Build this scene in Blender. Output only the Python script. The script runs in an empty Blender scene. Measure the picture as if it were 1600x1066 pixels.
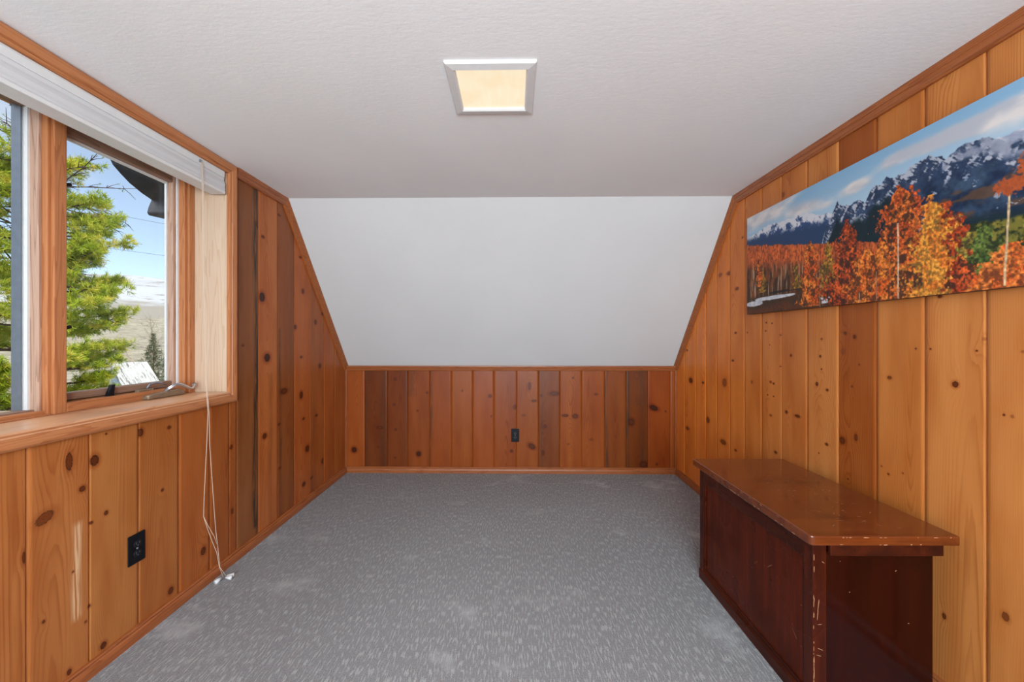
import bpy, math, random
import numpy as np
from mathutils import Vector, Matrix

scn = bpy.context.scene
COL = scn.collection
PI = math.pi
random.seed(7)

# ------------------------------------------------------------------ room dimensions (metres)
XL, XR = -1.5345, 1.4655          # left and right wall planes
D = 3.5884                        # far knee wall
YR = -2.3                         # rear wall behind the camera
ZC = 2.161                        # flat ceiling
ZW = 0.972                        # top of the knee wall
YC = 2.6274                       # where the ceiling starts to slope
WY0, WY1 = 0.46, 2.09             # window opening along the left wall
WZ0, WZ1 = 0.935, 2.105
WX = -1.716                       # inner face of the window unit

# ------------------------------------------------------------------ tuned light and paint levels
SKY_K = 0.20
SUN_W = 4.4
REAR_W = 170.0
REAR_C = (0.81, 0.955, 1.045)
POINT_FILL_W = 86.0
SIDE_W = 140.0
LAMP_E = 1.0
PRINT_K = 0.88
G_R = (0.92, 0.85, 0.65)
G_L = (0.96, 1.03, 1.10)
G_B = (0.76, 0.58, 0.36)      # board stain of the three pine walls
CEIL_C = (0.87, 0.89, 0.90)
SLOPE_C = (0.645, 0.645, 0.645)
CAR0, CAR1, CAR2 = (104, 104, 105), (156, 155, 156), (186, 186, 187)

# ------------------------------------------------------------------ camera
F_PX, CX, CY, YAW = 617.208, 793.7114, 529.622, 0.0147
cam_data = bpy.data.cameras.new('camera')
cam = bpy.data.objects.new('camera', cam_data)
COL.objects.link(cam)
scn.camera = cam
cam.location = (0, 0, 1.2185)
cam.rotation_euler = (PI / 2, 0, YAW)
cam_data.sensor_fit = 'HORIZONTAL'
cam_data.sensor_width = 36
cam_data.lens = F_PX * 36 / 1600
cam_data.shift_x = (800 - CX) / 1600
cam_data.shift_y = (CY - 533) / 1600
cam_data.clip_start = 0.02
cam_data.clip_end = 3000

# ------------------------------------------------------------------ exposure
scn.view_settings.view_transform = 'Standard'
scn.view_settings.look = 'None'
scn.view_settings.exposure = 0.0
scn.view_settings.gamma = 1.0
scn.view_settings.use_curve_mapping = False

# ------------------------------------------------------------------ node helpers
class NT:
    def __init__(self, tree):
        self.t = tree
        tree.nodes.clear()
    def n(self, typ, **kw):
        nd = self.t.nodes.new(typ)
        for k, v in kw.items():
            if k.startswith('i_'):
                nd.inputs[int(k[2:]) if k[2:].isdigit() else k[2:].replace('_', ' ')].default_value = v
            else:
                setattr(nd, k, v)
        return nd
    def l(self, a, b):
        self.t.links.new(a, b)
    def val(self, sock, v):
        if hasattr(v, 'links'):
            self.l(v, sock)
        else:
            sock.default_value = v
    def math(self, op, a, b=0.0, c=0.0, clamp=False):
        nd = self.n('ShaderNodeMath', operation=op, use_clamp=clamp)
        self.val(nd.inputs[0], a); self.val(nd.inputs[1], b); self.val(nd.inputs[2], c)
        return nd.outputs[0]
    def mix(self, fac, a, b, mode='MIX'):
        nd = self.n('ShaderNodeMix', data_type='RGBA', blend_type=mode)
        nd.clamp_factor = True
        self.val(nd.inputs[0], fac)
        self.val(nd.inputs[6], a if hasattr(a, 'links') else tuple(a) + (1,) * (4 - len(a)))
        self.val(nd.inputs[7], b if hasattr(b, 'links') else tuple(b) + (1,) * (4 - len(b)))
        return nd.outputs[2]
    def ss(self, x, e0, e1, lo=0.0, hi=1.0):
        nd = self.n('ShaderNodeMapRange', interpolation_type='SMOOTHSTEP')
        self.val(nd.inputs[0], x)
        nd.inputs[1].default_value = e0; nd.inputs[2].default_value = e1
        nd.inputs[3].default_value = lo; nd.inputs[4].default_value = hi
        return nd.outputs[0]
    def attr(self, name, out=2):
        nd = self.n('ShaderNodeAttribute', attribute_name=name)
        return nd.outputs[out]
    def mapped(self, vec, scale, loc=(0, 0, 0)):
        nd = self.n('ShaderNodeMapping')
        self.l(vec, nd.inputs[0]); nd.inputs[1].default_value = loc; nd.inputs[3].default_value = scale
        return nd.outputs[0]
    def noise(self, vec, scale=1.0, detail=2.0, rough=0.5, dim='3D'):
        nd = self.n('ShaderNodeTexNoise', noise_dimensions=dim)
        if vec is not None: self.l(vec, nd.inputs['Vector'])
        nd.inputs['Scale'].default_value = scale; nd.inputs['Detail'].default_value = detail
        nd.inputs['Roughness'].default_value = rough
        return nd.outputs[0]

def lin(r, g, b):
    f = lambda c: c / 12.92 if c <= 0.04045 else ((c + 0.055) / 1.055) ** 2.4
    return (f(r / 255), f(g / 255), f(b / 255))

# ------------------------------------------------------------------ world: clear blue spring sky with a few thin clouds
world = bpy.data.worlds.new('sky'); scn.world = world; world.use_nodes = True
w = NT(world.node_tree)
sky = w.n('ShaderNodeTexSky', sky_type='NISHITA')
sky.sun_disc = False
sky.sun_elevation = math.radians(42); sky.sun_rotation = math.radians(125)
sky.altitude = 2500; sky.air_density = 1.0; sky.dust_density = 0.6; sky.ozone_density = 1.2
tc = w.n('ShaderNodeTexCoord')
cl = w.noise(w.mapped(tc.outputs['Generated'], (2.2, 2.2, 6.0), (3.1, 0.4, 0.2)), 1.6, 6.0, 0.55)
cmask = w.ss(cl, 0.50, 0.72, 0.0, 0.75)
skyc = w.mix(1.0, sky.outputs[0], (SKY_K, SKY_K, SKY_K), 'MULTIPLY')
skyc = w.mix(0.34, skyc, (0.82, 0.89, 0.95))
skyc = w.mix(cmask, skyc, (0.86, 0.90, 0.98))
bg = w.n('ShaderNodeBackground'); w.l(skyc, bg.inputs[0]); bg.inputs[1].default_value = 1.0
wo = w.n('ShaderNodeOutputWorld'); w.l(bg.outputs[0], wo.inputs[0])

def lamp(name, typ, loc, rot, energy, color, **kw):
    d = bpy.data.lights.new(name, typ)
    d.energy = energy; d.color = color
    for k, v in kw.items(): setattr(d, k, v)
    o = bpy.data.objects.new(name, d); COL.objects.link(o)
    o.location = loc; o.rotation_euler = rot
    return o

# sun: high over the roof from the right rear, so it lights the garden and not the room
sd = Vector((-0.62, 0.42, -0.66)).normalized()
lamp('sun', 'SUN', (6, -6, 12), sd.to_track_quat('-Z', 'Y').to_euler(), SUN_W, (1.0, 0.95, 0.86), angle=0.01)
# added area fill light behind the camera, set in an invented rear window
lamp('rear_area_fill', 'AREA', (0.0, YR - 0.10, 1.17), (PI / 2, 0, 0), REAR_W, REAR_C,
     shape='RECTANGLE', size=2.3, size_y=1.7)
# added unseen point fill, no fixture, in the room half behind the camera
lamp('rear_point_fill', 'POINT', (0.0, -0.85, 1.50), (0, 0, 0), POINT_FILL_W, REAR_C, shadow_soft_size=0.20)
# added area lamp standing in for bright sky, high outside the left window
o_ = lamp('left_window_fill', 'AREA', (-4.6, 1.25, 4.1), Vector((2.9, 0.0, -2.6)).to_track_quat('-Z', 'Y').to_euler(),
     SIDE_W, (0.95, 0.98, 1.0), shape='RECTANGLE', size=2.6, size_y=2.2)

# ------------------------------------------------------------------ mesh helpers
class MB:
    """collects shapes; build() links them as ONE mesh object"""
    def __init__(self):
        self.v = []; self.f = []; self.mi = []; self.sm = []
    def add(self, vs, fs, mi=0, smooth=False):
        b = len(self.v)
        self.v += [tuple(x) for x in vs]
        for f in fs:
            self.f.append(tuple(b + i for i in f)); self.mi.append(mi); self.sm.append(smooth)
    def box(self, x0, x1, y0, y1, z0, z1, mi=0):
        vs = [(x, y, z) for x in (x0, x1) for y in (y0, y1) for z in (z0, z1)]
        self.add(vs, [(0, 1, 3, 2), (4, 6, 7, 5), (0, 4, 5, 1), (2, 3, 7, 6), (0, 2, 6, 4), (1, 5, 7, 3)], mi)
    def tube(self, pts, r, n=8, mi=0, taper=None, smooth=True):
        pts = [Vector(p) for p in pts]
        vs = []; fs = []
        ref = Vector((0.31, 0.17, 0.94)).normalized()
        for i, p in enumerate(pts):
            t = (pts[min(i + 1, len(pts) - 1)] - pts[max(i - 1, 0)]).normalized()
            a = t.cross(ref)
            if a.length < 1e-3: a = t.cross(Vector((1, 0, 0)))
            a.normalize(); b = t.cross(a)
            rr = r if taper is None else taper[i]
            for k in range(n):
                an = 2 * PI * k / n
                vs.append(p + a * (rr * math.cos(an)) + b * (rr * math.sin(an)))
        for i in range(len(pts) - 1):
            for k in range(n):
                fs.append((i * n + k, i * n + (k + 1) % n, (i + 1) * n + (k + 1) % n, (i + 1) * n + k))
        fs.append(tuple(range(n - 1, -1, -1))); fs.append(tuple((len(pts) - 1) * n + k for k in range(n)))
        self.add(vs, fs, mi, smooth)
    def prism(self, poly, fn, h0, h1, mi=0):
        """poly: 2D outline, fn(u,v,h) -> xyz"""
        n = len(poly)
        vs = [fn(u, v, h0) for u, v in poly] + [fn(u, v, h1) for u, v in poly]
        fs = [(i, (i + 1) % n, n + (i + 1) % n, n + i) for i in range(n)]
        fs += [tuple(range(n - 1, -1, -1)), tuple(range(n, 2 * n))]
        self.add(vs, fs, mi)
    def sweep(self, prof, path, out, mi=0):
        """profile (outward, across) swept along a path that lies in the plane normal to `out`, mitred"""
        out = Vector(out); path = [Vector(p) for p in path]; n = len(prof); vs = []; fs = []
        for i, p in enumerate(path):
            dirs = []
            if i > 0: dirs.append((path[i] - path[i - 1]).normalized())
            if i < len(path) - 1: dirs.append((path[i + 1] - path[i]).normalized())
            ns = [out.cross(d) for d in dirs]
            m = sum(ns, Vector()) .normalized()
            k = 1.0 / max(m.dot(ns[0]), 0.2)
            for a, b in prof:
                vs.append(p + out * a + m * (b * k))
        for i in range(len(path) - 1):
            for j in range(n):
                fs.append((i * n + j, i * n + (j + 1) % n, (i + 1) * n + (j + 1) % n, (i + 1) * n + j))
        fs.append(tuple(range(n - 1, -1, -1))); fs.append(tuple((len(path) - 1) * n + j for j in range(n)))
        self.add(vs, fs, mi)
    def build(self, name, mats, parent=None, bevel=0.0, seg=2):
        me = bpy.data.meshes.new(name)
        me.from_pydata(self.v, [], self.f)
        if not isinstance(mats, (list, tuple)): mats = [mats]
        for m in mats: me.materials.append(m)
        me.polygons.foreach_set('material_index', self.mi)
        me.polygons.foreach_set('use_smooth', self.sm)
        me.update()
        import bmesh
        bm = bmesh.new(); bm.from_mesh(me); bmesh.ops.recalc_face_normals(bm, faces=bm.faces); bm.to_mesh(me); bm.free()
        o = bpy.data.objects.new(name, me); COL.objects.link(o)
        if parent is not None: o.parent = parent
        if bevel > 0:
            md = o.modifiers.new('bevel', 'BEVEL'); md.width = bevel; md.segments = seg
            md.limit_method = 'ANGLE'; md.angle_limit = math.radians(40); md.harden_normals = False
        return o

def tag(o, label, cat, group=None):
    o['label'] = label; o['category'] = cat
    if group: o['group'] = group
    return o
def thing(name, label, cat, loc=(0, 0, 0), rotz=0, group=None):
    o = bpy.data.objects.new(name, None); COL.objects.link(o)
    o.location = loc; o.rotation_euler = (0, 0, rotz); o.empty_display_size = 0.1
    return tag(o, label, cat, group)
def struct(o, label=None):
    o['kind'] = 'structure'
    if label: o['label'] = label
    return o
def sempty(name, label=None):
    o = bpy.data.objects.new(name, None); COL.objects.link(o); o.empty_display_size = 0.1
    return struct(o, label)

# ------------------------------------------------------------------ materials
def new_mat(name):
    m = bpy.data.materials.new(name); m.use_nodes = True
    t = NT(m.node_tree)
    bs = t.n('ShaderNodeBsdfPrincipled'); out = t.n('ShaderNodeOutputMaterial')
    t.l(bs.outputs[0], out.inputs[0])
    return m, t, bs
def plain(name, col, rough=0.5, metal=0.0, spec=0.5, noise_amt=0.06, nscale=40):
    m, t, bs = new_mat(name)
    tc = t.n('ShaderNodeTexCoord')
    nz = t.noise(tc.outputs['Object'], nscale, 3.0)
    k = t.ss(nz, 0.3, 0.7, 1 - noise_amt, 1 + noise_amt)
    t.l(t.mix(1.0, col, grey(t, k), 'MULTIPLY'), bs.inputs['Base Color'])
    bs.inputs['Roughness'].default_value = rough; bs.inputs['Metallic'].default_value = metal
    bs.inputs['Specular IOR Level'].default_value = spec
    return m
def grey(t, v):
    c = t.n('ShaderNodeCombineColor')
    for i in range(3): t.l(v, c.inputs[i])
    return c.outputs[0]
def bump(t, bs, height, strength=0.3, dist=0.002):
    b = t.n('ShaderNodeBump'); b.inputs['Strength'].default_value = strength; b.inputs['Distance'].default_value = dist
    t.l(height, b.inputs['Height']); t.l(b.outputs[0], bs.inputs['Normal'])

def wood(name, c0, c1, axis, rough=0.38, ring=26.0, spec=0.4, coat=0.0):
    """plain sawn trim wood, grain running along the given axis"""
    m, t, bs = new_mat(name)
    tc = t.n('ShaderNodeTexCoord')
    long_, cross = 1.2, ring
    sc = {'X': (long_, cross, cross), 'Y': (cross, long_, cross), 'Z': (cross, cross, long_)}[axis]
    v = t.mapped(tc.outputs['Object'], sc)
    n1 = t.noise(v, 1.0, 2.0, 0.5)
    rg = t.math('FRACT', t.math('MULTIPLY', n1, 9.0))
    line = t.ss(rg, 0.55, 0.95)
    v2 = t.mapped(tc.outputs['Object'], tuple(s * 9 for s in sc))
    n2 = t.noise(v2, 1.0, 2.0, 0.6)
    fac = t.math('ADD', t.math('MULTIPLY', line, 0.55), t.math('MULTIPLY', n2, 0.55), clamp=True)
    t.l(t.mix(fac, c0, c1), bs.inputs['Base Color'])
    bs.inputs['Roughness'].default_value = rough; bs.inputs['Specular IOR Level'].default_value = spec
    bs.inputs['Coat Weight'].default_value = coat; bs.inputs['Coat Roughness'].default_value = 0.12
    bump(t, bs, n2, 0.08, 0.001)
    return m

def plank_material():
    """knotty pine: ring lines, knots and stains follow fields carried by the boards' own vertices"""
    m, t, bs = new_mat('knotty_pine')
    tint = t.attr('tint', 0); ring = t.attr('ring'); kd = t.attr('knot'); kdark = t.attr('kdark'); stain = t.attr('stain')
    gc = t.n('ShaderNodeAttribute', attribute_name='gc').outputs[1]
    wob = t.noise(t.mapped(gc, (60, 2.5, 1)), 1.0, 2.0)
    r2 = t.math('ADD', ring, t.math('MULTIPLY', wob, 0.9))
    fr = t.math('FRACT', r2)
    line = t.math('MULTIPLY', t.ss(fr, 0.45, 0.92), t.ss(fr, 0.93, 1.0, 1.0, 0.0))
    amp = t.ss(t.noise(t.mapped(gc, (9, 1.1, 1)), 1.0, 1.0), 0.35, 0.7, 0.15, 0.85)
    lf = t.math('MULTIPLY', line, amp)
    fib = t.noise(t.mapped(gc, (420, 7, 1)), 1.0, 2.0, 0.6)
    blot = t.noise(t.mapped(gc, (11, 2.2, 1)), 1.0, 2.0, 0.55)
    base = t.mix(t.ss(blot, 0.35, 0.72), tint, t.mix(1.0, tint, (0.86, 0.76, 0.66), 'MULTIPLY'))
    base = t.mix(t.math('MULTIPLY', lf, 0.75), base, t.mix(1.0, base, (0.64, 0.48, 0.36), 'MULTIPLY'))
    base = t.mix(t.ss(fib, 0.50, 0.75, 0.0, 0.30), base, t.mix(1.0, base, (0.72, 0.60, 0.52), 'MULTIPLY'))
    # stains
    stn = t.math('MULTIPLY', stain, t.ss(t.noise(t.mapped(gc, (70, 5, 1)), 1.0, 3.0, 0.6), 0.28, 0.62), clamp=True)
    base = t.mix(stn, base, lin(62, 46, 34))
    scf = t.math('MULTIPLY', t.math('MULTIPLY', stain, -1.0), t.ss(t.noise(t.mapped(gc, (150, 6, 1)), 1.0, 2.0), 0.35, 0.6), clamp=True)
    base = t.mix(scf, base, t.mix(0.6, base, lin(236, 206, 164)))
    # knots
    kn = t.math('ADD', kd, t.math('MULTIPLY', t.math('SUBTRACT', t.noise(t.mapped(gc, (160, 160, 1)), 1.0, 2.0), 0.5), 0.55))
    halo = t.math('MULTIPLY', t.ss(kn, 1.0, 2.1, 1.0, 0.0), t.math('MULTIPLY', kdark, 0.85))
    base = t.mix(halo, base, t.mix(1.0, base, (0.62, 0.42, 0.30), 'MULTIPLY'))
    kfr = t.math('FRACT', t.math('MULTIPLY', kn, 3.2))
    kcol = t.mix(t.math('MULTIPLY', kfr, 0.7), lin(112, 54, 24), lin(58, 25, 13))
    kcol = t.mix(t.ss(kn, 0.62, 0.85, 0.0, 0.75), kcol, lin(38, 17, 11))
    kcol = t.mix(t.math('MULTIPLY', t.ss(kdark, 0.85, 1.0), 0.6), kcol, lin(24, 14, 12))
    kcol = t.mix(t.ss(kdark, 0.15, 0.7), t.mix(0.6, base, lin(128, 62, 28)), kcol)
    base = t.mix(t.ss(kn, 0.82, 1.12, 1.0, 0.0), base, kcol)
    t.l(base, bs.inputs['Base Color'])
    bs.inputs['Roughness'].default_value = 0.36
    bs.inputs['Specular IOR Level'].default_value = 0.20
    h = t.math('ADD', t.math('MULTIPLY', fib, 0.3), t.math('MULTIPLY', lf, -0.2))
    bump(t, bs, h, 0.12, 0.0012)
    return m

M_PLANK = plank_material()
T0, T1 = lin(168, 98, 54), lin(132, 70, 35)
M_TRIM_Y = wood('trim_wood_along_wall', T0, T1, 'Y')
M_TRIM_X = wood('trim_wood_across', T0, T1, 'X')
M_TRIM_Z = wood('trim_wood_upright', T0, T1, 'Z')
W0, W1 = lin(190, 126, 80), lin(160, 94, 54)
M_WIN_Y = wood('window_wood_level', W0, W1, 'Y', 0.42)
M_WIN_Z = wood('window_wood_upright', W0, W1, 'Z', 0.42)
M_PALE_Z = wood('pale_jamb_wood', lin(208, 182, 158), lin(192, 160, 130), 'Z', 0.35, 18)
M_WEATH_Z = wood('weathered_sash_wood', lin(196, 162, 140), lin(150, 112, 92), 'Z', 0.55)
M_WEATH_Y = wood('weathered_rail_wood', lin(150, 118, 98), lin(112, 84, 68), 'Y', 0.55)
M_WHITE = plain('white_vinyl', lin(216, 217, 217), 0.45, noise_amt=0.02)
M_ALU = plain('grey_weatherstrip', lin(128, 136, 150), 0.4, 0.3)
M_BLACK = plain('black_plastic', lin(16, 17, 22), 0.4, spec=.2, nscale=90)
M_DARKSCREW = plain('screw_metal', lin(150, 150, 152), 0.3, 0.9)
M_BRONZE = plain('crank_housing', lin(138, 118, 96), 0.45, 0.3)
M_SILVER = plain('crank_metal', lin(190, 196, 206), 0.25, 0.9)

# ------------------------------------------------------------------ knotty pine board walls
rng = np.random.default_rng(11)
def vnoise(x, y, seed):
    """smooth value noise"""
    r = np.random.default_rng(seed); g = r.random((64, 64))
    xi = np.floor(x).astype(int); yi = np.floor(y).astype(int); fx = x - xi; fy = y - yi
    fx = fx * fx * (3 - 2 * fx); fy = fy * fy * (3 - 2 * fy)
    a = g[xi % 64, yi % 64]; b = g[(xi + 1) % 64, yi % 64]; c = g[xi % 64, (yi + 1) % 64]; d = g[(xi + 1) % 64, (yi + 1) % 64]
    return (a * (1 - fx) + b * fx) * (1 - fy) + (c * (1 - fx) + d * fx) * fy
def fbm(x, y, seed, octv=4):
    s = 0; a = 0.5; t = 0
    for i in range(octv):
        s = s + a * vnoise(x * 2 ** i, y * 2 ** i, seed + i); t += a; a *= 0.5
    return s / t

def board_wall(name, O, U, N, boards, knots, grain, cham=0.0048, depth=0.0050):
    """boards: (s0, s1, z0, ztop, tint, stains, fine). One mesh, a V groove between neighbours."""
    O, U, N = np.array(O), np.array(U), np.array(N)
    V = []; Fs = []; A = {k: [] for k in ('tint', 'ring', 'knot', 'kdark', 'stain', 'gc')}
    base = 0
    for bi, (s0, s1, z0, zt, tint, stains, fine) in enumerate(boards):
        ds, dz = (0.011, 0.022) if fine else (0.05, 0.2)
        ks = [k for k in knots if s0 - 0.005 <= k[0] <= s1 + 0.005]
        zmax = max(zt(s0), zt(s1))
        inner = list(np.linspace(s0 + cham, s1 - cham, max(2, int((s1 - s0) / ds))))
        zl = list(np.linspace(z0, zmax, max(2, int((zmax - z0) / dz)) + 1))
        for k in ks:
            for q in (-1, -0.5, 0, 0.5, 1):
                a = k[0] + q * k[2]
                if s0 + cham < a < s1 - cham: inner.append(a)
                b = k[1] + q * k[3]
                if z0 < b < zmax: zl.append(b)
        inner = np.unique(np.round(inner, 4)); zl = np.unique(np.round(zl, 4))
        S = np.concatenate([[s0], inner, [s1]])
        dep = np.concatenate([[-depth], np.zeros(len(inner)), [-depth]])
        t = (zl - z0) / (zmax - z0)
        SS, TT = np.meshgrid(S, t, indexing='ij')
        ztop = np.array([zt(s) for s in S])[:, None]
        ZZ = np.minimum(z0 + TT * (zmax - z0), ztop)
        DD = np.repeat(dep[:, None], len(t), 1)
        P = O + SS[..., None] * U + DD[..., None] * N; P[..., 2] += ZZ
        ns, nt = SS.shape
        V.append(P.reshape(-1, 3))
        i, j = np.meshgrid(np.arange(ns - 1), np.arange(nt - 1), indexing='ij')
        q = (i * nt + j).ravel() + base
        Fs.append(np.stack([q, q + nt, q + nt + 1, q + 1], 1))
        base += ns * nt
        # growth-ring field of this board
        g = np.random.default_rng(grain * 100 + bi)
        c = (s0 + s1) / 2 + (g.random() - 0.5) * 0.12
        sl = (g.random() - 0.5) * 0.10
        d0 = 0.012 + 0.055 * g.random()
        wav = (vnoise(ZZ * 1.3 + g.random() * 50, SS * 0 + bi * 3.1, 5) - 0.5)
        dd = d0 + sl * (ZZ - 0.6) + 0.05 * wav
        ring = np.sqrt((SS - c + 0.03 * (vnoise(ZZ * 0.9, SS * 0 + bi * 7.7, 9) - 0.5)) ** 2 + dd ** 2 + 0.00004) * (130 + 70 * g.random())
        kd = np.full(SS.shape, 3.0); kk = np.full(SS.shape, 0.7)
        for (a, b, rs, rz, dark, tilt) in ks:
            ca, sa = math.cos(tilt), math.sin(tilt)
            u = (SS - a) * ca + (ZZ - b) * sa; v = -(SS - a) * sa + (ZZ - b) * ca
            e = np.sqrt((u / rs) ** 2 + (v / rz) ** 2)
            m = e < kd; kd = np.where(m, e, kd); kk = np.where(m, dark, kk)
            rr = max(rs, 0.006)
            ring = ring + 2.6 * min(1, rr / 0.012) * np.exp(-((SS - a) / (2.4 * rr)) ** 2 - ((ZZ - b) / (5.5 * rr)) ** 2)
        st = np.zeros(SS.shape)
        for (a, b, ws, lo, hi, amt) in stains:
            wv = a + (vnoise(ZZ * 3.0, SS * 0 + b, 21) - 0.5) * 0.03
            one = abs(amt) * np.exp(-((SS - wv) / ws) ** 2) * (ZZ > lo) * (ZZ < hi) * (0.35 + 0.9 * vnoise(ZZ * 4 + b, SS * 8, 33))
            st = np.where(one > np.abs(st), one * np.sign(amt), st)
        heart = 0.90 + 0.2 * vnoise(SS * 22 + bi * 5.3, ZZ * 0.7, 41)
        tn = np.array(tint)[None, None, :] * heart[..., None] ** np.array([0.7, 1.2, 1.5])
        A['tint'].append(np.concatenate([tn, np.ones(SS.shape + (1,))], -1).reshape(-1, 4))
        A['ring'].append(ring.ravel()); A['knot'].append(kd.ravel()); A['kdark'].append(kk.ravel()); A['stain'].append(st.ravel())
        A['gc'].append(np.stack([SS - s0 + bi * 1.37, ZZ + bi * 2.9, SS * 0 + bi], -1).reshape(-1, 3))
    V = np.concatenate(V); Fs = np.concatenate(Fs)
    # outward normal must face the room
    p = V[Fs[0]]; nn = np.cross(p[1] - p[0], p[3] - p[0])
    if np.dot(nn, N) < 0: Fs = Fs[:, ::-1]
    me = bpy.data.meshes.new(name)
    me.vertices.add(len(V)); me.vertices.foreach_set('co', V.ravel())
    me.loops.add(Fs.size); me.loops.foreach_set('vertex_index', Fs.ravel().astype(np.int32))
    me.polygons.add(len(Fs)); me.polygons.foreach_set('loop_start', np.arange(0, Fs.size, 4, dtype=np.int32))
    for k, typ, f in (('tint', 'FLOAT_COLOR', 'color'), ('ring', 'FLOAT', 'value'), ('knot', 'FLOAT', 'value'),
                      ('kdark', 'FLOAT', 'value'), ('stain', 'FLOAT', 'value'), ('gc', 'FLOAT_VECTOR', 'vector')):
        at = me.attributes.new(k, typ, 'POINT'); at.data.foreach_set(f, np.concatenate(A[k]).astype(np.float32).ravel())
    me.update(); me.validate()
    me.materials.append(M_PLANK)
    o = bpy.data.objects.new(name, me); COL.objects.link(o)
    return struct(o)

# knots: (place along the wall, height, half width, half height, darkness, tilt)
KB = [(-1.459, 0.204, 0.0228, 0.0247, 1, 0),
    (-1.335, 0.829, 0.0161, 0.0124, 0.5, 0),
    (-1.258, 0.643, 0.0057, 0.0067, 0.7, 0),
    (-1.222, 0.408, 0.0237, 0.0104, 0.8, 0),
    (-1.237, 0.232, 0.0076, 0.0076, 0.7, 0),
    (-1.533, 0.076, 0.0057, 0.0057, 0.7, 0),
    (-1.08, 0.849, 0.0105, 0.0105, 0.7, 0),
    (-1.09, 0.62, 0.0095, 0.0105, 0.7, 0),
    (-1.078, 0.391, 0.0105, 0.0095, 0.7, 0),
    (-1.084, 0.135, 0.0086, 0.0076, 0.7, 0),
    (-0.931, 0.756, 0.0162, 0.0124, 0.3, 0),
    (-0.789, 0.728, 0.0105, 0.0095, 0.7, 0),
    (-0.878, 0.563, 0.0086, 0.0076, 0.7, 0),
    (-0.867, 0.17, 0.02, 0.0219, 1, 0),
    (-0.469, 0.746, 0.0076, 0.0076, 0.7, 0),
    (-0.216, 0.698, 0.0142, 0.0142, 0.7, 0),
    (-0.205, 0.515, 0.0057, 0.0067, 0.7, 0),
    (-0.021, 0.199, 0.0114, 0.0124, 0.7, 0),
    (0.01, 0.599, 0.0142, 0.0181, 0.7, 0),
    (0.143, 0.789, 0.0133, 0.0361, 0.6, 0),
    (0.185, 0.655, 0.0237, 0.0105, 0.6, 0),
    (0.088, 0.524, 0.0162, 0.0105, 0.4, 0),
    (0.164, 0.242, 0.0342, 0.0218, 0.9, -0.6),
    (0.248, 0.705, 0.0095, 0.0095, 0.7, 0),
    (0.368, 0.722, 0.0399, 0.0181, 0.7, 0),
    (0.284, 0.425, 0.0133, 0.0133, 0.7, 0),
    (0.267, 0.183, 0.0114, 0.018, 0.7, 0),
    (0.466, 0.523, 0.0266, 0.0124, 0.7, 0),
    (0.557, 0.517, 0.0237, 0.0181, 0.8, 0),
    (0.536, 0.864, 0.0076, 0.0086, 0.7, 0),
    (0.494, 0.264, 0.0152, 0.0057, 0.4, 0),
    (0.745, 0.717, 0.0162, 0.0086, 0.5, 0),
    (0.703, 0.307, 0.0162, 0.0095, 0.4, 0),
    (1.111, 0.885, 0.0199, 0.0238, 0.3, 0),
    (1.063, 0.466, 0.0238, 0.0285, 0.9, 0),
    (1.174, 0.082, 0.0295, 0.0256, 0.9, 0),
    (1.265, 0.594, 0.0399, 0.0219, 1, -0.4),
    (1.372, 0.563, 0.0076, 0.0076, 0.7, 0),
    (1.293, 0.085, 0.0095, 0.0095, 0.7, 0)]

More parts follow.
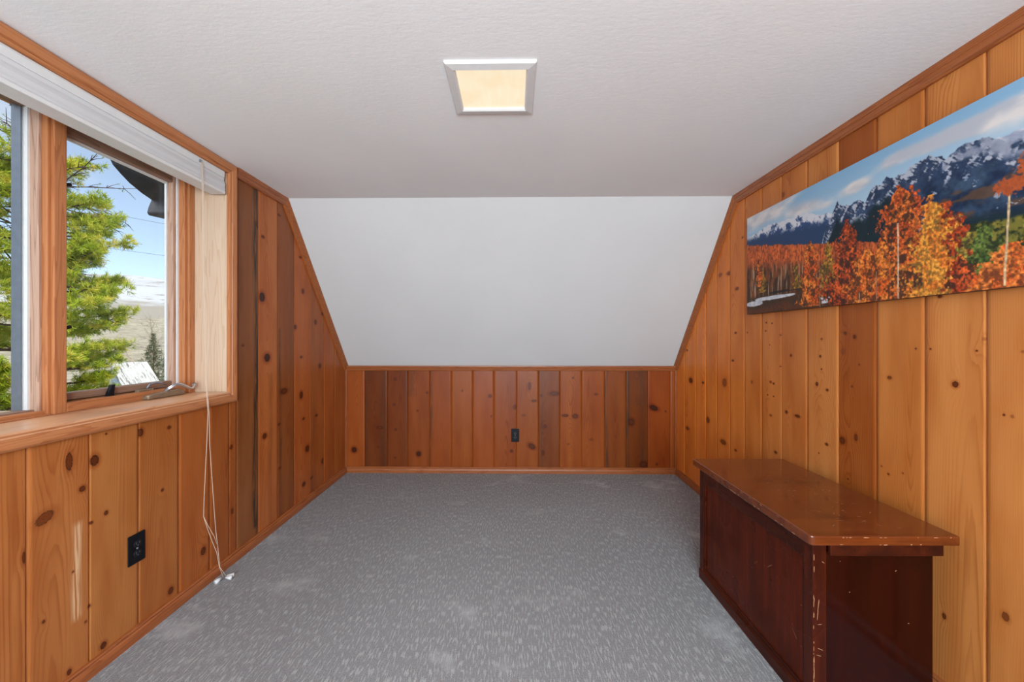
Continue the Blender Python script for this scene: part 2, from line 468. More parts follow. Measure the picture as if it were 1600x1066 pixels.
KR = [(2.314, 1.313, 0.0076, 0.0057, 0.7, 0),
    (2.263, 1.307, 0.0076, 0.0047, 0.7, 0),
    (2.32, 1.264, 0.0085, 0.0048, 0.7, 0),
    (2.501, 1.258, 0.0076, 0.0048, 0.7, 0),
    (2.194, 1.239, 0.0067, 0.004, 0.7, 0),
    (2.284, 1.184, 0.0047, 0.004, 0.7, 0),
    (2.11, 1.131, 0.0085, 0.0085, 0.7, 0),
    (1.903, 1.218, 0.0067, 0.0047, 0.7, 0),
    (1.911, 1.135, 0.0076, 0.0076, 0.7, 0),
    (1.903, 1.074, 0.0057, 0.0048, 0.7, 0),
    (2.194, 1.067, 0.0067, 0.004, 0.7, 0),
    (2.276, 0.972, 0.0133, 0.0086, 0.5, 0),
    (2.25, 0.966, 0.0095, 0.0067, 0.7, 0),
    (2.25, 0.894, 0.0067, 0.004, 0.7, 0),
    (2.302, 0.895, 0.0067, 0.0048, 0.7, 0),
    (2.454, 0.953, 0.0114, 0.0124, 0.4, 0),
    (1.932, 1.0, 0.0104, 0.0114, 0.7, 0),
    (1.869, 0.979, 0.0095, 0.0076, 0.7, 0),
    (2.145, 0.825, 0.0123, 0.0105, 0.7, 0),
    (2.063, 0.819, 0.0219, 0.0085, 0.8, 0),
    (2.276, 0.782, 0.0133, 0.0086, 0.4, 0),
    (1.872, 0.724, 0.0114, 0.0076, 0.7, 0),
    (1.92, 0.669, 0.0047, 0.004, 0.7, 0),
    (2.233, 0.583, 0.0143, 0.0095, 0.7, 0),
    (1.768, 1.243, 0.0086, 0.0076, 0.7, 0),
    (1.721, 1.227, 0.0086, 0.0095, 0.8, 0),
    (1.781, 1.163, 0.0142, 0.0171, 0.3, 0),
    (1.698, 1.109, 0.004, 0.004, 0.7, 0),
    (1.734, 1.012, 0.0047, 0.004, 0.7, 0),
    (1.784, 0.765, 0.0181, 0.0171, 1, 0),
    (1.714, 0.796, 0.0104, 0.0181, 0.6, 0),
    (1.563, 1.067, 0.0114, 0.0085, 0.5, 0),
    (1.333, 1.067, 0.0114, 0.0123, 0.9, 0),
    (1.38, 1.364, 0.0085, 0.0057, 0.9, 0),
    (1.462, 1.183, 0.004, 0.004, 0.7, 0),
    (1.411, 1.183, 0.004, 0.004, 0.7, 0),
    (1.272, 1.181, 0.004, 0.004, 0.7, 0),
    (1.567, 0.689, 0.0057, 0.0047, 0.7, 0),
    (1.596, 0.711, 0.0048, 0.0048, 0.4, 0),
    (1.51, 0.712, 0.0048, 0.004, 0.4, 0),
    (1.253, 1.218, 0.0057, 0.0076, 0.2, 0),
    (1.203, 0.991, 0.004, 0.004, 0.7, 0),
    (1.159, 1.182, 0.0057, 0.0057, 0.2, 0),
    (1.183, 0.99, 0.0057, 0.0067, 0.2, 0),
    (1.754, 0.603, 0.0057, 0.0048, 0.7, 0),
    (2.716, 1.665, 0.0295, 0.0162, 0.5, 0),
    (2.824, 1.673, 0.0285, 0.0171, 0.4, 0),
    (2.616, 1.548, 0.0247, 0.0133, 0.5, 0),
    (3.293, 0.874, 0.039, 0.0257, 0.9, 0),
    (3.082, 0.879, 0.0209, 0.0105, 0.7, 0),
    (3.004, 0.606, 0.0323, 0.0276, 0.5, 0),
    (3.355, 0.464, 0.0399, 0.0181, 0.5, 0),
    (2.769, 0.914, 0.0342, 0.0371, 0.4, 0.4),
    (2.665, 1.073, 0.0161, 0.0085, 0.7, 0),
    (2.787, 0.496, 0.0475, 0.0219, 0.5, 0),
    (2.632, 0.482, 0.0152, 0.0095, 0.7, 0),
    (2.806, 1.884, 0.0143, 0.0076, 0.7, 0),
    (2.553, 1.868, 0.0114, 0.0067, 0.7, 0),
    (2.176, 2.002, 0.0209, 0.0171, 0.4, 0),
    (2.632, 1.258, 0.0152, 0.0085, 0.7, 0),
    (3.36, 1.122, 0.0199, 0.0095, 0.7, 0),
    (1.199, 0.39, 0.0114, 0.0162, 0.5, 0),
    (1.367, 0.274, 0.0076, 0.0124, 0.6, 0),
    (1.357, 2.127, 0.0104, 0.0247, 0.2, 0)]

KL = [(1.341, 0.794, 0.0114, 0.0323, 0.6, 0),
    (1.383, 0.685, 0.0104, 0.0105, 0.8, 0),
    (1.27, 0.632, 0.0285, 0.019, 0.5, 0.5),
    (1.215, 0.533, 0.0047, 0.02, 0.8, 0),
    (1.424, 0.773, 0.0152, 0.02, 0.9, 0),
    (1.465, 0.563, 0.0076, 0.0085, 0.7, 0),
    (1.413, 0.55, 0.0057, 0.0057, 0.7, 0),
    (1.406, 0.251, 0.0057, 0.0067, 0.7, 0),
    (1.267, 0.295, 0.0048, 0.0057, 0.7, 0),
    (1.455, 0.072, 0.0114, 0.0123, 0.9, 0),
    (1.341, 0.068, 0.0076, 0.0105, 0.7, 0),
    (1.602, 0.833, 0.0123, 0.0162, 0.9, 0),
    (1.737, 0.824, 0.0095, 0.0076, 0.7, 0),
    (1.465, 0.861, 0.004, 0.004, 0.7, 0),
    (1.703, 0.558, 0.0066, 0.0067, 0.7, 0),
    (1.745, 0.092, 0.0133, 0.0152, 0.8, 0),
    (1.93, 0.17, 0.0152, 0.02, 0.7, 0),
    (2.125, 0.63, 0.0095, 0.0105, 0.8, 0),
    (2.131, 0.279, 0.0076, 0.0152, 0.8, 0),
    (1.353, 0.407, 0.004, 0.004, 0.5, 0),
    (1.394, 0.204, 0.0048, 0.0047, 0.5, 0),
    (2.395, 1.843, 0.0152, 0.0095, 0.7, 0),
    (2.386, 1.473, 0.0266, 0.0285, 1, 0),
    (2.436, 1.101, 0.0285, 0.0266, 1, 0),
    (2.617, 0.869, 0.0389, 0.0181, 0.8, 0),
    (2.411, 0.619, 0.0209, 0.0171, 0.9, 0),
    (2.346, 1.902, 0.0171, 0.018, 0.9, 0),
    (2.754, 1.302, 0.0152, 0.0152, 0.9, 0),
    (2.83, 0.813, 0.0209, 0.0266, 0.9, 0),
    (2.817, 1.805, 0.0161, 0.0085, 0.7, 0),
    (2.852, 1.565, 0.0171, 0.018, 0.7, 0),
    (3.035, 1.348, 0.019, 0.019, 0.7, 0),
    (3.102, 1.005, 0.02, 0.0171, 0.7, 0),
    (2.83, 1.087, 0.0171, 0.0095, 0.7, 0),
    (2.915, 0.403, 0.0266, 0.0228, 0.9, 0),
    (3.155, 0.237, 0.0257, 0.0199, 0.9, 0),
    (3.05, 0.623, 0.02, 0.0095, 0.7, 0),
    (2.865, 0.156, 0.0218, 0.0161, 0.9, 0),
    (2.569, 0.371, 0.0143, 0.0076, 0.7, 0),
    (2.123, 0.628, 0.0114, 0.0086, 0.7, 0),
    (2.562, 2.028, 0.0133, 0.0076, 0.7, 0),
    (2.976, 0.164, 0.019, 0.0086, 0.7, 0),
    (3.155, 1.419, 0.0257, 0.0124, 0.7, 0),
    (2.216, 1.181, 0.0095, 0.0067, 0.7, 0),
    (2.562, 0.66, 0.0133, 0.0076, 0.7, 0),
    (2.861, 0.636, 0.0171, 0.0095, 0.7, 0)]


def roof(y):
    return ZC if y <= YC else ZC + (ZW - ZC) * (y - YC) / (D - YC)
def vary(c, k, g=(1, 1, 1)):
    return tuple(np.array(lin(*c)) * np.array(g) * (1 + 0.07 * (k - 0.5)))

# right wall boards, far to near; far tints raised to offset weaker light
RB = [D, 3.407, 3.205, 3.035, 2.874, 2.704, 2.533, 2.358, 2.185, 1.996, 1.805, 1.619, 1.432, 1.249, 1.065, 0.88]
RC = [(238, 144, 70), (234, 142, 68), (236, 142, 70), (226, 136, 66), (228, 138, 70), (214, 130, 66), (206, 126, 66), (206, 130, 74),
      (194, 122, 70), (204, 136, 82), (166, 96, 48), (200, 130, 74), (204, 136, 82), (206, 138, 84), (200, 128, 74)]
bs_ = []
for i in range(len(RB) - 1):
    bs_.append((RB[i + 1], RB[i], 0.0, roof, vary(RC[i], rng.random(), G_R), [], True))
y = RB[-1]
while y > YR:
    bs_.append((max(y - 0.185, YR), y, 0.0, roof, vary((198, 128, 74), rng.random(), G_R), [], False)); y -= 0.185
board_wall('wall_right', (XR, 0, 0), (0, 1, 0), (-1, 0, 0), bs_, [(s, z, rs * .85, rz * .85, min(dk, .9) * .95, ti) for s, z, rs, rz, dk, ti in KR], 1)

# left wall boards: under the window, then full height past it
LB = [0.845, 1.035, 1.223, 1.407, 1.595, 1.789, 1.973, 2.166, 2.353, 2.546, 2.741, 2.949, 3.169, 3.363, D]
LC = [(180, 108, 54), (178, 106, 54), (180, 108, 56), (178, 110, 56), (174, 104, 52), (170, 94, 44), (164, 90, 42), (146, 88, 48), (186, 106, 54), (148, 82, 40),
      (182, 98, 46), (166, 90, 42), (174, 92, 41), (172, 94, 42)]
bs_ = []
for i in range(len(LB) - 1):
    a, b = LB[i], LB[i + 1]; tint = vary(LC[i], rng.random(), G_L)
    st = []
    if i == 7: st = [(2.322, 1.0, 0.020, 0.1, 2.2, 1.7), (2.345, 3.0, 0.008, 0.0, 2.2, 1.1), (2.20, 5.0, 0.02, 0.0, 2.2, 0.2)]
    if i == 2: st = [(1.372, 1.0, 0.012, 0.24, 0.56, -1.1)]
    if i == 8: st = [(2.47, 2.0, 0.02, 0.0, 1.0, 0.35)]
    if i == 9: st = [(2.57, 4.0, 0.014, 0.0, 1.3, 0.7), (2.70, 4.0, 0.02, 0.0, 2.0, 0.25)]
    if i == 11: st = [(3.0, 7.0, 0.03, 0.0, 2.0, 0.35)]
    if a < WY1 + 0.02:
        bs_.append((a, min(b, 2.11) if i == 6 else b, 0.0, lambda y: WZ0 - 0.02, tint, st, True))
        if i == 6: bs_.append((2.11, b, 0.0, roof, tint, [], True))
    else:
        bs_.append((a, b, 0.0, roof, tint, st, True))
y = LB[0]
while y > YR:
    a = max(y - 0.19, YR)
    if y > WY0 + 0.01:
        a = max(a, WY0 - 0.02)
        bs_.append((a, y, 0.0, lambda y: WZ0 - 0.02, vary((178, 106, 54), rng.random(), G_L), [], False))
    else:
        bs_.append((a, y, 0.0, roof, vary((178, 106, 54), rng.random(), G_L), [], False))
    y = a
board_wall('wall_left', (XL, 0, 0), (0, 1, 0), (1, 0, 0), bs_, KL, 2)

# far knee wall boards
BB = [XL, -1.363, -1.156, -0.969, -0.77, -0.57, -0.376, -0.182, 0.023, 0.223, 0.418, 0.616, 0.823, 1.017, 1.212, 1.414, XR]
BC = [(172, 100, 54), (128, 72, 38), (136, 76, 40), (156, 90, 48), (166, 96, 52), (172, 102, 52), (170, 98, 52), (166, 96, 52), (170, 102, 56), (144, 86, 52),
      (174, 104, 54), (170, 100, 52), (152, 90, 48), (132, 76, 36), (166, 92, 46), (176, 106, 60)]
BS = {1: [(-1.34, 1, .02, 0, 1, .8), (-1.19, 2, .03, 0, 1, .5)], 2: [(-.98, 2, .02, 0, 1, .4)], 4: [(-0.757, 3, .014, 0, 1, .8)], 9: [(0.25, 4, .03, 0, 1, .4)],
      12: [(0.835, 5, .012, 0, 1, 1.0)], 13: [(1.03, 6, .014, 0, 1, 1.3), (1.15, 8, .05, .6, 1, .8), (1.17, 9, .03, 0, 1, .7)], 3: [(-0.93, 5, .03, .7, 1, .5)]}
bs_ = []
for i in range(len(BB) - 1):
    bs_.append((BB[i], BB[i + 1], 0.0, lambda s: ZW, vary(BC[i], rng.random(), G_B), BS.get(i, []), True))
board_wall('wall_back', (0, D, 0), (1, 0, 0), (0, -1, 0), bs_, KB, 3)

# ------------------------------------------------------------------ plaster ceiling, slope and rear wall
def plaster(name, col, tex=0.35, rough=0.75, scale=(14, 60, 14)):
    m, t, bs = new_mat(name)
    tc = t.n('ShaderNodeTexCoord')
    n1 = t.noise(t.mapped(tc.outputs['Object'], scale), 1.0, 4.0, 0.6)
    n2 = t.noise(tc.outputs['Object'], 1.7, 2.0)
    t.l(t.mix(t.ss(n2, 0.3, 0.7), col, tuple(c * 0.965 for c in col)), bs.inputs['Base Color'])
    bs.inputs['Roughness'].default_value = rough; bs.inputs['Specular IOR Level'].default_value = 0.25
    bump(t, bs, n1, tex, 0.004)
    return m
M_CEIL = plaster('ceiling_paint', CEIL_C, 0.16, scale=(34, 90, 34))
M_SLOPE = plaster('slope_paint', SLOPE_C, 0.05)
M_REAR = plaster('rear_wall_paint', lin(226, 225, 222), 0.1)
LX0, LX1, LY0, LY1 = -0.216, 0.056, 1.357, 1.616     # opening for the recessed light
m = MB()
for (a, b, c, d) in ((XL - .2, LX0, YR, YC), (LX1, XR + .2, YR, YC), (LX0, LX1, YR, LY0), (LX0, LX1, LY1, YC)):
    m.add([(a, c, ZC), (b, c, ZC), (b, d, ZC), (a, d, ZC)], [(0, 3, 2, 1)])
struct(m.build('ceiling', M_CEIL))
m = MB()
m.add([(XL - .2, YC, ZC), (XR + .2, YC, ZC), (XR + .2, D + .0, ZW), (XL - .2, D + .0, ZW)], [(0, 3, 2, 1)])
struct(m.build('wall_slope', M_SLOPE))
m = MB()
RW = (-1.15, 1.15, 0.32, 2.02)
for (a, b, c, d) in ((XL, RW[0], 0, ZC), (RW[1], XR, 0, ZC), (RW[0], RW[1], 0, RW[2]), (RW[0], RW[1], RW[3], ZC)):
    m.add([(a, YR, c), (b, YR, c), (b, YR, d), (a, YR, d)], [(0, 3, 2, 1)])
struct(m.build('wall_rear', M_REAR))
m = MB()
for (a, b, c, d) in ((RW[0] - .06, RW[0], RW[2] - .06, RW[3] + .06), (RW[1], RW[1] + .06, RW[2] - .06, RW[3] + .06),
                     (RW[0], RW[1], RW[2] - .06, RW[2]), (RW[0], RW[1], RW[3], RW[3] + .06)):
    m.box(a, b, YR - 0.08, YR + 0.02, c, d)
wr = sempty('added_rear_window'); m.build('window_frame', M_TRIM_X, wr)  # invented rear window, added to frame the fill light behind it

# ------------------------------------------------------------------ carpet
def carpet():
    m, t, bs = new_mat('grey_carpet')
    tc = t.n('ShaderNodeTexCoord'); v = tc.outputs['Object']
    warp = t.n('ShaderNodeVectorMath', operation='ADD')
    nz = t.n('ShaderNodeTexNoise'); nz.inputs['Scale'].default_value = 9
    t.l(v, nz.inputs['Vector'])
    wm = t.n('ShaderNodeVectorMath', operation='SCALE'); wm.inputs['Scale'].default_value = 0.005
    t.l(nz.outputs['Color'], wm.inputs[0]); t.l(v, warp.inputs[0]); t.l(wm.outputs[0], warp.inputs[1])
    vv = warp.outputs[0]
    dash = t.noise(t.mapped(vv, (150, 26, 1)), 1.0, 1.0, 0.4)
    fine = t.noise(t.mapped(vv, (330, 240, 1)), 1.0, 2.0, 0.7)
    lines = t.ss(dash, 0.50, 0.64)
    lines = t.math('MULTIPLY', lines, t.ss(t.noise(t.mapped(v, (380, 160, 1)), 1.0, 2.0), 0.35, 0.6, 0.3, 1.0))
    brush = t.ss(t.noise(t.mapped(v, (2.7, 3.4, 1), (3.3, 1.2, 0)), 1.0, 4.0, 0.6), 0.56, 0.72)
    col = t.mix(t.ss(fine, 0.32, 0.68), lin(*CAR0), lin(*CAR1))
    col = t.mix(t.math('MULTIPLY', lines, 0.85), col, lin(*CAR2))
    col = t.mix(t.math('MULTIPLY', brush, 0.60), col, lin(*CAR2))
    t.l(col, bs.inputs['Base Color'])
    bs.inputs['Roughness'].default_value = 0.95; bs.inputs['Specular IOR Level'].default_value = 0.1
    bs.inputs['Sheen Weight'].default_value = 0.15
    h = t.math('ADD', fine, t.math('MULTIPLY', lines, 0.8))
    bump(t, bs, h, 0.7, 0.006)
    return m
m = MB(); m.add([(XL, YR, 0), (XR, YR, 0), (XR, D, 0), (XL, D, 0)], [(0, 1, 2, 3)])
struct(m.build('floor', carpet()))

# ------------------------------------------------------------------ baseboards, crown, slope trim, rail
BASEP = [(0, 0), (0.020, 0), (0.020, 0.026), (0.017, 0.036), (0.012, 0.042), (0.014, 0.048), (0.010, 0.054), (0, 0.054)]
m = MB(); m.sweep([(a, b) for a, b in BASEP], [(XL, YR, 0), (XL, D, 0)], (1, 0, 0)); struct(m.build('baseboard_left', M_TRIM_Y))
m = MB(); m.sweep([(a, b) for a, b in BASEP], [(XR, D, 0), (XR, YR, 0)], (-1, 0, 0)); struct(m.build('baseboard_right', M_TRIM_Y))
m = MB(); m.sweep([(a, b) for a, b in BASEP], [(XL + .01, D, 0), (XR - .01, D, 0)], (0, -1, 0)); struct(m.build('baseboard_back', M_TRIM_X))
CROWN = [(0, 0), (0.024, 0), (0.024, 0.008), (0.018, 0.020), (0.020, 0.024), (0.016, 0.028), (0.013, 0.040), (0.015, 0.046), (0.010, 0.052), (0, 0.052)]
def crown(name, x, out, path):
    m = MB()
    p = [(x, yy, zz) for yy, zz in path]
    o = Vector(out); d = (Vector(p[1]) - Vector(p[0])).normalized()
    s = 1 if o.cross(d).z < 0 else -1
    m.sweep([(a, b * s) for a, b in CROWN], p, out)
    return struct(m.build(name, M_TRIM_Y))
crown('trim_1', XR, (-1, 0, 0), [(YR, ZC), (YC, ZC), (D, ZW)])
crown('trim_2', XL, (1, 0, 0), [(2.152, ZC), (YC, ZC), (D, ZW)])
crown('trim_3', XL, (1, 0, 0), [(YR, ZC), (WY0 - 0.06, ZC)])
m = MB()
RAIL = [(0, 0), (0.026, 0), (0.026, -0.010), (0.019, -0.020), (0.021, -0.025), (0.017, -0.030), (0.014, -0.042), (0.0, -0.046)]
m.sweep([(a, b) for a, b in RAIL], [(XL + .008, D, ZW + .002), (XR - .008, D, ZW + .002)], (0, -1, 0))
struct(m.build('trim_4', M_TRIM_X))
# corner beads where the boards meet
m = MB(); m.box(XL, XL + .011, D - .013, D, 0.05, ZW - .03); struct(m.build('trim_5', M_TRIM_Z, bevel=.003))
m = MB(); m.box(XR - .011, XR, D - .013, D, 0.05, ZW - .03); struct(m.build('trim_6', M_TRIM_Z, bevel=.003))

# ------------------------------------------------------------------ left window
# casing: picture-frame moulding round the opening
CAS = [(0, 0), (0.012, 0), (0.016, 0.005), (0.017, 0.010), (0.013, 0.013), (0.020, 0.018), (0.024, 0.036), (0.024, 0.046), (0.018, 0.054), (0, 0.056)]
def casing(name, pts, mat, s):
    m = MB(); m.sweep([(a, b * s) for a, b in CAS], pts, (1, 0, 0)); return struct(m.build(name, mat))
t7 = sempty('trim_7', 'stained pine casing around the double window')
m = MB()
# inner edge outline at the opening; mitred corners by sweeping the closed loop in two pieces
loop = [(XL, WY0, WZ0 - .003), (XL, WY1, WZ0 - .003), (XL, WY1, WZ1), (XL, WY0, WZ1), (XL, WY0, WZ0 - .003)]
def side(a, b, c, d, mat, nm):
    mm = MB(); a, b = Vector(a), Vector(b); n = len(CAS); vs = []
    dirv = (b - a).normalized(); acr = Vector((0, c, d))
    for p, e in ((a, -1), (b, 1)):
        for o_, w_ in CAS:
            vs.append(p + Vector((o_, 0, 0)) + acr * w_ + dirv * (w_ * e))
    fs = [(j, (j + 1) % n, n + (j + 1) % n, n + j) for j in range(n)] + [tuple(range(n - 1, -1, -1)), tuple(range(n, 2 * n))]
    mm.add(vs, fs); return mm.build(nm, mat, t7)
side(loop[0], loop[1], 0, -1, M_WIN_Y, 'casing_bottom')
side(loop[1], loop[2], 1, 0, M_WIN_Z, 'casing_side')
side(loop[2], loop[3], 0, 1, M_WIN_Y, 'casing_top')
side(loop[3], loop[4], -1, 0, M_WIN_Z, 'casing_side')
# reveal boards
OUT = -1.86
m = MB(); m.box(OUT, XL + .0005, WY1, WY1 + .018, WZ0, WZ1); m.box(OUT, XL + .0005, WY0 - .018, WY0, WZ0, WZ1)
struct(m.build('trim_8', M_PALE_Z))
m = MB(); m.box(OUT, XL + .0005, WY0 - .018, WY1 + .018, WZ1, WZ1 + .018); struct(m.build('trim_9', M_WIN_Y))
m = MB(); m.box(OUT, XL + .016, WY0 - .01, WY1, WZ0 - .022, WZ0)
sill = struct(m.build('trim_10', wood('sill_wood', lin(218, 170, 132), lin(196, 138, 100), 'Y', 0.30), bevel=.003), 'pale pine window stool')

# window units
Z0, Z1 = WZ0, WZ1
GX = -1.795
def pane(parent, y0, y1, z0, z1):
    m = MB(); m.box(GX - .004, GX, y0, y1, z0, z1)
    return m.build('pane', M_GLASS, parent)
def glass():
    mt = bpy.data.materials.new('window_glass'); mt.use_nodes = True; t = NT(mt.node_tree)
    tr = t.n('ShaderNodeBsdfTransparent'); tr.inputs[0].default_value = (0.97, 0.985, 0.98, 1)
    gl = t.n('ShaderNodeBsdfGlossy'); gl.inputs['Roughness'].default_value = 0.02
    lw = t.n('ShaderNodeFresnel'); lw.inputs[0].default_value = 1.18
    mx = t.n('ShaderNodeMixShader'); out = t.n('ShaderNodeOutputMaterial')
    t.l(lw.outputs[0], mx.inputs[0]); t.l(tr.outputs[0], mx.inputs[1]); t.l(gl.outputs[0], mx.inputs[2]); t.l(mx.outputs[0], out.inputs[0])
    return mt
M_GLASS = glass()
MU0, MU1 = 1.434, 1.493      # centre post face
# unit 2: casement with crank (right)
w2 = sempty('window_2')
m = MB()
m.box(-1.798, WX, 2.034, WY1, Z0, Z1)                   # right stop
m.box(WX - .002, WX + .010, 2.052, WY1, Z0, Z1)         # stepped inner stop
m.build('window_jamb', M_WIN_Z, w2, bevel=.003)
m = MB()
m.box(OUT, WX, MU1, 2.034, Z0, 0.972)                   # bottom rail of the frame
m.box(OUT, WX, MU1, 2.034, 2.085, Z1)                   # head
m.build('window_frame', M_WIN_Y, w2, bevel=.003)
# sash
m = MB()
m.box(-1.81, -1.775, 1.49, 1.532, .985, 2.085)          # hidden stile at the post
m.box(-1.797, -1.752, 2.006, 2.030, .985, 2.085)         # right stile
m.build('sash_stile', M_WEATH_Z, w2, bevel=.003)
m = MB()
m.box(-1.81, -1.752, 1.50, 2.006, 2.022, 2.085)         # top rail
m.box(-1.81, -1.760, 1.50, 2.006, .976, 1.004)          # bottom rail
m.build('sash_rail', M_WEATH_Y, w2, bevel=.003)
m = MB(); m.box(-1.790, -1.780, 1.998, 2.008, 1.0, 2.03); m.box(-1.755, -1.745, 2.024, 2.036, .985, 2.08)
m.box(-1.790, -1.775, 1.52, 2.0, 2.014, 2.024)
m.build('weatherstrip', M_WHITE, w2)
pane(w2, 1.50, 2.01, .99, 2.06)
# latches at the post and the limit tab at the sill
m = MB()
for zz in (1.815, 1.255):
    m.box(-1.76, -1.742, 1.492, 1.515, zz - .018, zz + .006); m.tube([(-1.75, 1.50, zz), (-1.75, 1.535, zz + .012)], .007)
lt = m.build('latch', M_BLACK, w2, bevel=.002); lt['label'] = 'black sash latch'
m = MB(); m.prism([(1.665, .972), (1.692, .972), (1.698, 1.02), (1.684, 1.018)], lambda u, v, h: (h, u, v), -1.752, -1.738)
m.build('latch', M_BLACK, w2)
m = MB(); m.box(-1.752, -1.735, 1.80, 1.88, .966, .982)
m.build('sash_bracket', M_BRONZE, w2, bevel=.002)
m = MB(); m.tube([(-1.742, 1.85, .984), (-1.742, 1.865, 1.0), (-1.742, 1.90, 1.006), (-1.742, 1.93, 1.0), (-1.742, 1.95, .99)], .0035, 6)
m.build('sash_bracket', M_ALU, w2)
# crank
m = MB()
m.prism([(1.80, .936), (2.01, .936), (2.005, .952), (1.98, .964), (1.88, .962), (1.81, .956), (1.80, .95)], lambda u, v, h: (h, u, v), -1.72, -1.685)
ck = m.build('crank_housing', M_BRONZE, w2, bevel=.005)
m = MB()
m.tube([(-1.70, 1.90, .962), (-1.675, 1.935, .992), (-1.67, 1.955, .990), (-1.665, 2.005, .966), (-1.665, 2.02, .962), (-1.67, 2.035, .975), (-1.672, 2.045, .986)],
       .007, 8, taper=[.009, .009, .009, .007, .007, .008, .008])
hk = m.build('crank_handle', M_SILVER, w2); hk['label'] = 'silver folding crank handle'
# centre post, stepped toward the fixed unit
m = MB()
m.box(OUT, WX, 1.450, MU1, Z0, Z1)
m.box(OUT, WX - .012, MU0 + .004, 1.452, Z0, Z1)
struct(m.build('trim_11', M_WIN_Z, bevel=.003), 'pine post between the two window units')
# unit 1: fixed light (left)
w1 = sempty('window_1')
m = MB()
m.box(OUT, WX, WY0, 1.4385, Z0, .940); m.box(OUT, WX - .022, WY0, 1.4385, .938, .952)
m.box(OUT, WX, WY0, 1.4385, 2.085, Z1); m.box(OUT, WX, WY0, WY0 + .06, Z0, Z1)
m.build('window_frame', M_WIN_Y, w1, bevel=.002)
m = MB(); m.box(-1.81, -1.748, 1.428, 1.4385, .95, 2.085); m.box(-1.81, -1.765, WY0 + .05, WY0 + .1, .95, 2.085)
m.build('sash_stile', M_WEATH_Z, w1, bevel=.002)
m = MB(); m.box(-1.81, -1.76, WY0 + .05, 1.428, 2.07, 2.09); m.box(-1.81, -1.765, WY0 + .05, 1.428, .948, .957)
m.build('sash_rail', M_WEATH_Y, w1)
m = MB(); m.box(-1.800, -1.781, 1.420, 1.430, .952, 2.08)
m.build('weatherstrip', M_WHITE, w1)
m = MB(); m.box(-1.835, -1.800, 1.415, 1.4385, .952, 2.08)
m.build('glazing_bead', M_ALU, w1)
pane(w1, WY0 + .06, 1.425, .95, 2.08)
# outside wall cheek closing the gap round the units
m = MB(); m.box(OUT - .02, XL - .02, YR, WY0 - .018, -3, ZC + .2); m.box(OUT - .02, XL - .02, WY1 + .018, D, -3, ZW); 
m.box(OUT - .02, XL - .02, WY0 - .018, WY1 + .018, -3, WZ0 - .03); m.box(OUT - .02, XL - .02, WY0 - .018, WY1 + .018, WZ1 + .02, ZC + .2)
m.prism([(WY1 + .018, ZW), (D, ZW), (YC, ZC + .02), (YC, ZC + .2), (WY1 + .018, ZC + .2)], lambda u, v, h: (h, u, v), OUT - .02, XL - .02)
m.box(OUT - .02, XR + .16, D + .012, D + .12, -3, ZW + .05); m.box(XR + .012, XR + .14, YR, D + .05, -3, ZW)
struct(m.build('wall_outside', plain('outside_siding', lin(120, 104, 90), .8)))

# ------------------------------------------------------------------ window shade
M_SHADE = plain('white_shade_fabric', lin(206, 207, 209), 0.8, noise_amt=0.015, nscale=300, spec=.2)
sh = thing('window_shade', 'white cellular shade drawn up under the window header, pull cords hanging to the floor', 'window shade', (XL, (WY0 + WY1) / 2, WZ1))
sy0, sy1 = WY0 + .012 - (WY0 + WY1) / 2, 2.066 - (WY0 + WY1) / 2
def yz(poly, y0, y1, nm, mat, parent=sh, bev=0.0):
    m = MB(); m.prism(poly, lambda u, v, h: (u, h, v), y0, y1); return m.build(nm, mat, parent, bevel=bev)
yz([(-.07, -.001), (.006, -.001), (.008, -.010), (.006, -.036), (-.07, -.036)], sy0, sy1, 'headrail', M_WHITE, bev=.002)
fab = [(-.066, -.037), (.004, -.037), (.002, -.050), (.006, -.060), (.009, -.072), (.007, -.086), (.009, -.096), (.008, -.104), (-.066, -.104)]
yz(fab, sy0, sy1, 'shade_fabric', M_SHADE)
yz([(-.068, -.105), (.010, -.105), (.012, -.111), (.009, -.122), (-.068, -.122)], sy0, sy1, 'bottom_rail', M_WHITE, bev=.002)
yb = (WY0 + WY1) / 2
def P(x, yy, z): return (x - XL, yy - yb, z - WZ1)
m = MB()
M_CORD = plain('cord_cotton', lin(206, 184, 164), .9, noise_amt=.05, nscale=400)
top = [(-1.520, 1.900, 2.083), (-1.516, 1.901, 1.95), (-1.512, 1.902, 1.5), (-1.502, 1.904, 1.02), (-1.498, 1.905, .94), (-1.492, 1.906, .86)]
m.tube([P(*p) for p in top + [(-1.494, 1.90, .70), (-1.497, 1.888, .45), (-1.497, 1.885, .36), (-1.492, 1.90, .30), (-1.486, 1.925, .22), (-1.482, 1.95, .15), (-1.480, 1.965, .07), (-1.470, 1.978, .012)]], .0013, 6)
m.tube([P(*(Vector(p) + Vector((.002, .004, 0)))) for p in top] + [P(*p) for p in [(-1.491, 1.915, .70), (-1.487, 1.932, .45), (-1.484, 1.945, .27), (-1.481, 1.955, .18), (-1.479, 1.966, .07), (-1.46, 1.985, .012)]], .0013, 6)
m.tube([P(*p) for p in [(-1.497, 1.885, .36), (-1.490, 1.902, .31), (-1.484, 1.935, .24), (-1.481, 1.955, .18)]], .0013, 6)
m.build('pull_cord', M_CORD, sh)
m = MB(); m.box(.007, .013, 1.900 - yb - .008, 1.900 - yb + .008, -.026, -.014); m.build('cord_lock', M_ALU, sh, bevel=.002)
def tassel(p, q):
    m = MB(); p, q = Vector(p), Vector(q)
    m.tube([P(*p), P(*(p + (q - p) * .5)), P(*q)], .008, 10, taper=[.005, .0085, .0105])
    o = m.build('cord_tassel', M_WHITE, sh); return o
tassel((-1.475, 1.975, .012), (-1.478, 1.935, .0115)); tassel((-1.458, 1.985, .012), (-1.43, 2.00, .0115)); tassel((-1.455, 1.975, .012), (-1.425, 1.975, .0115))

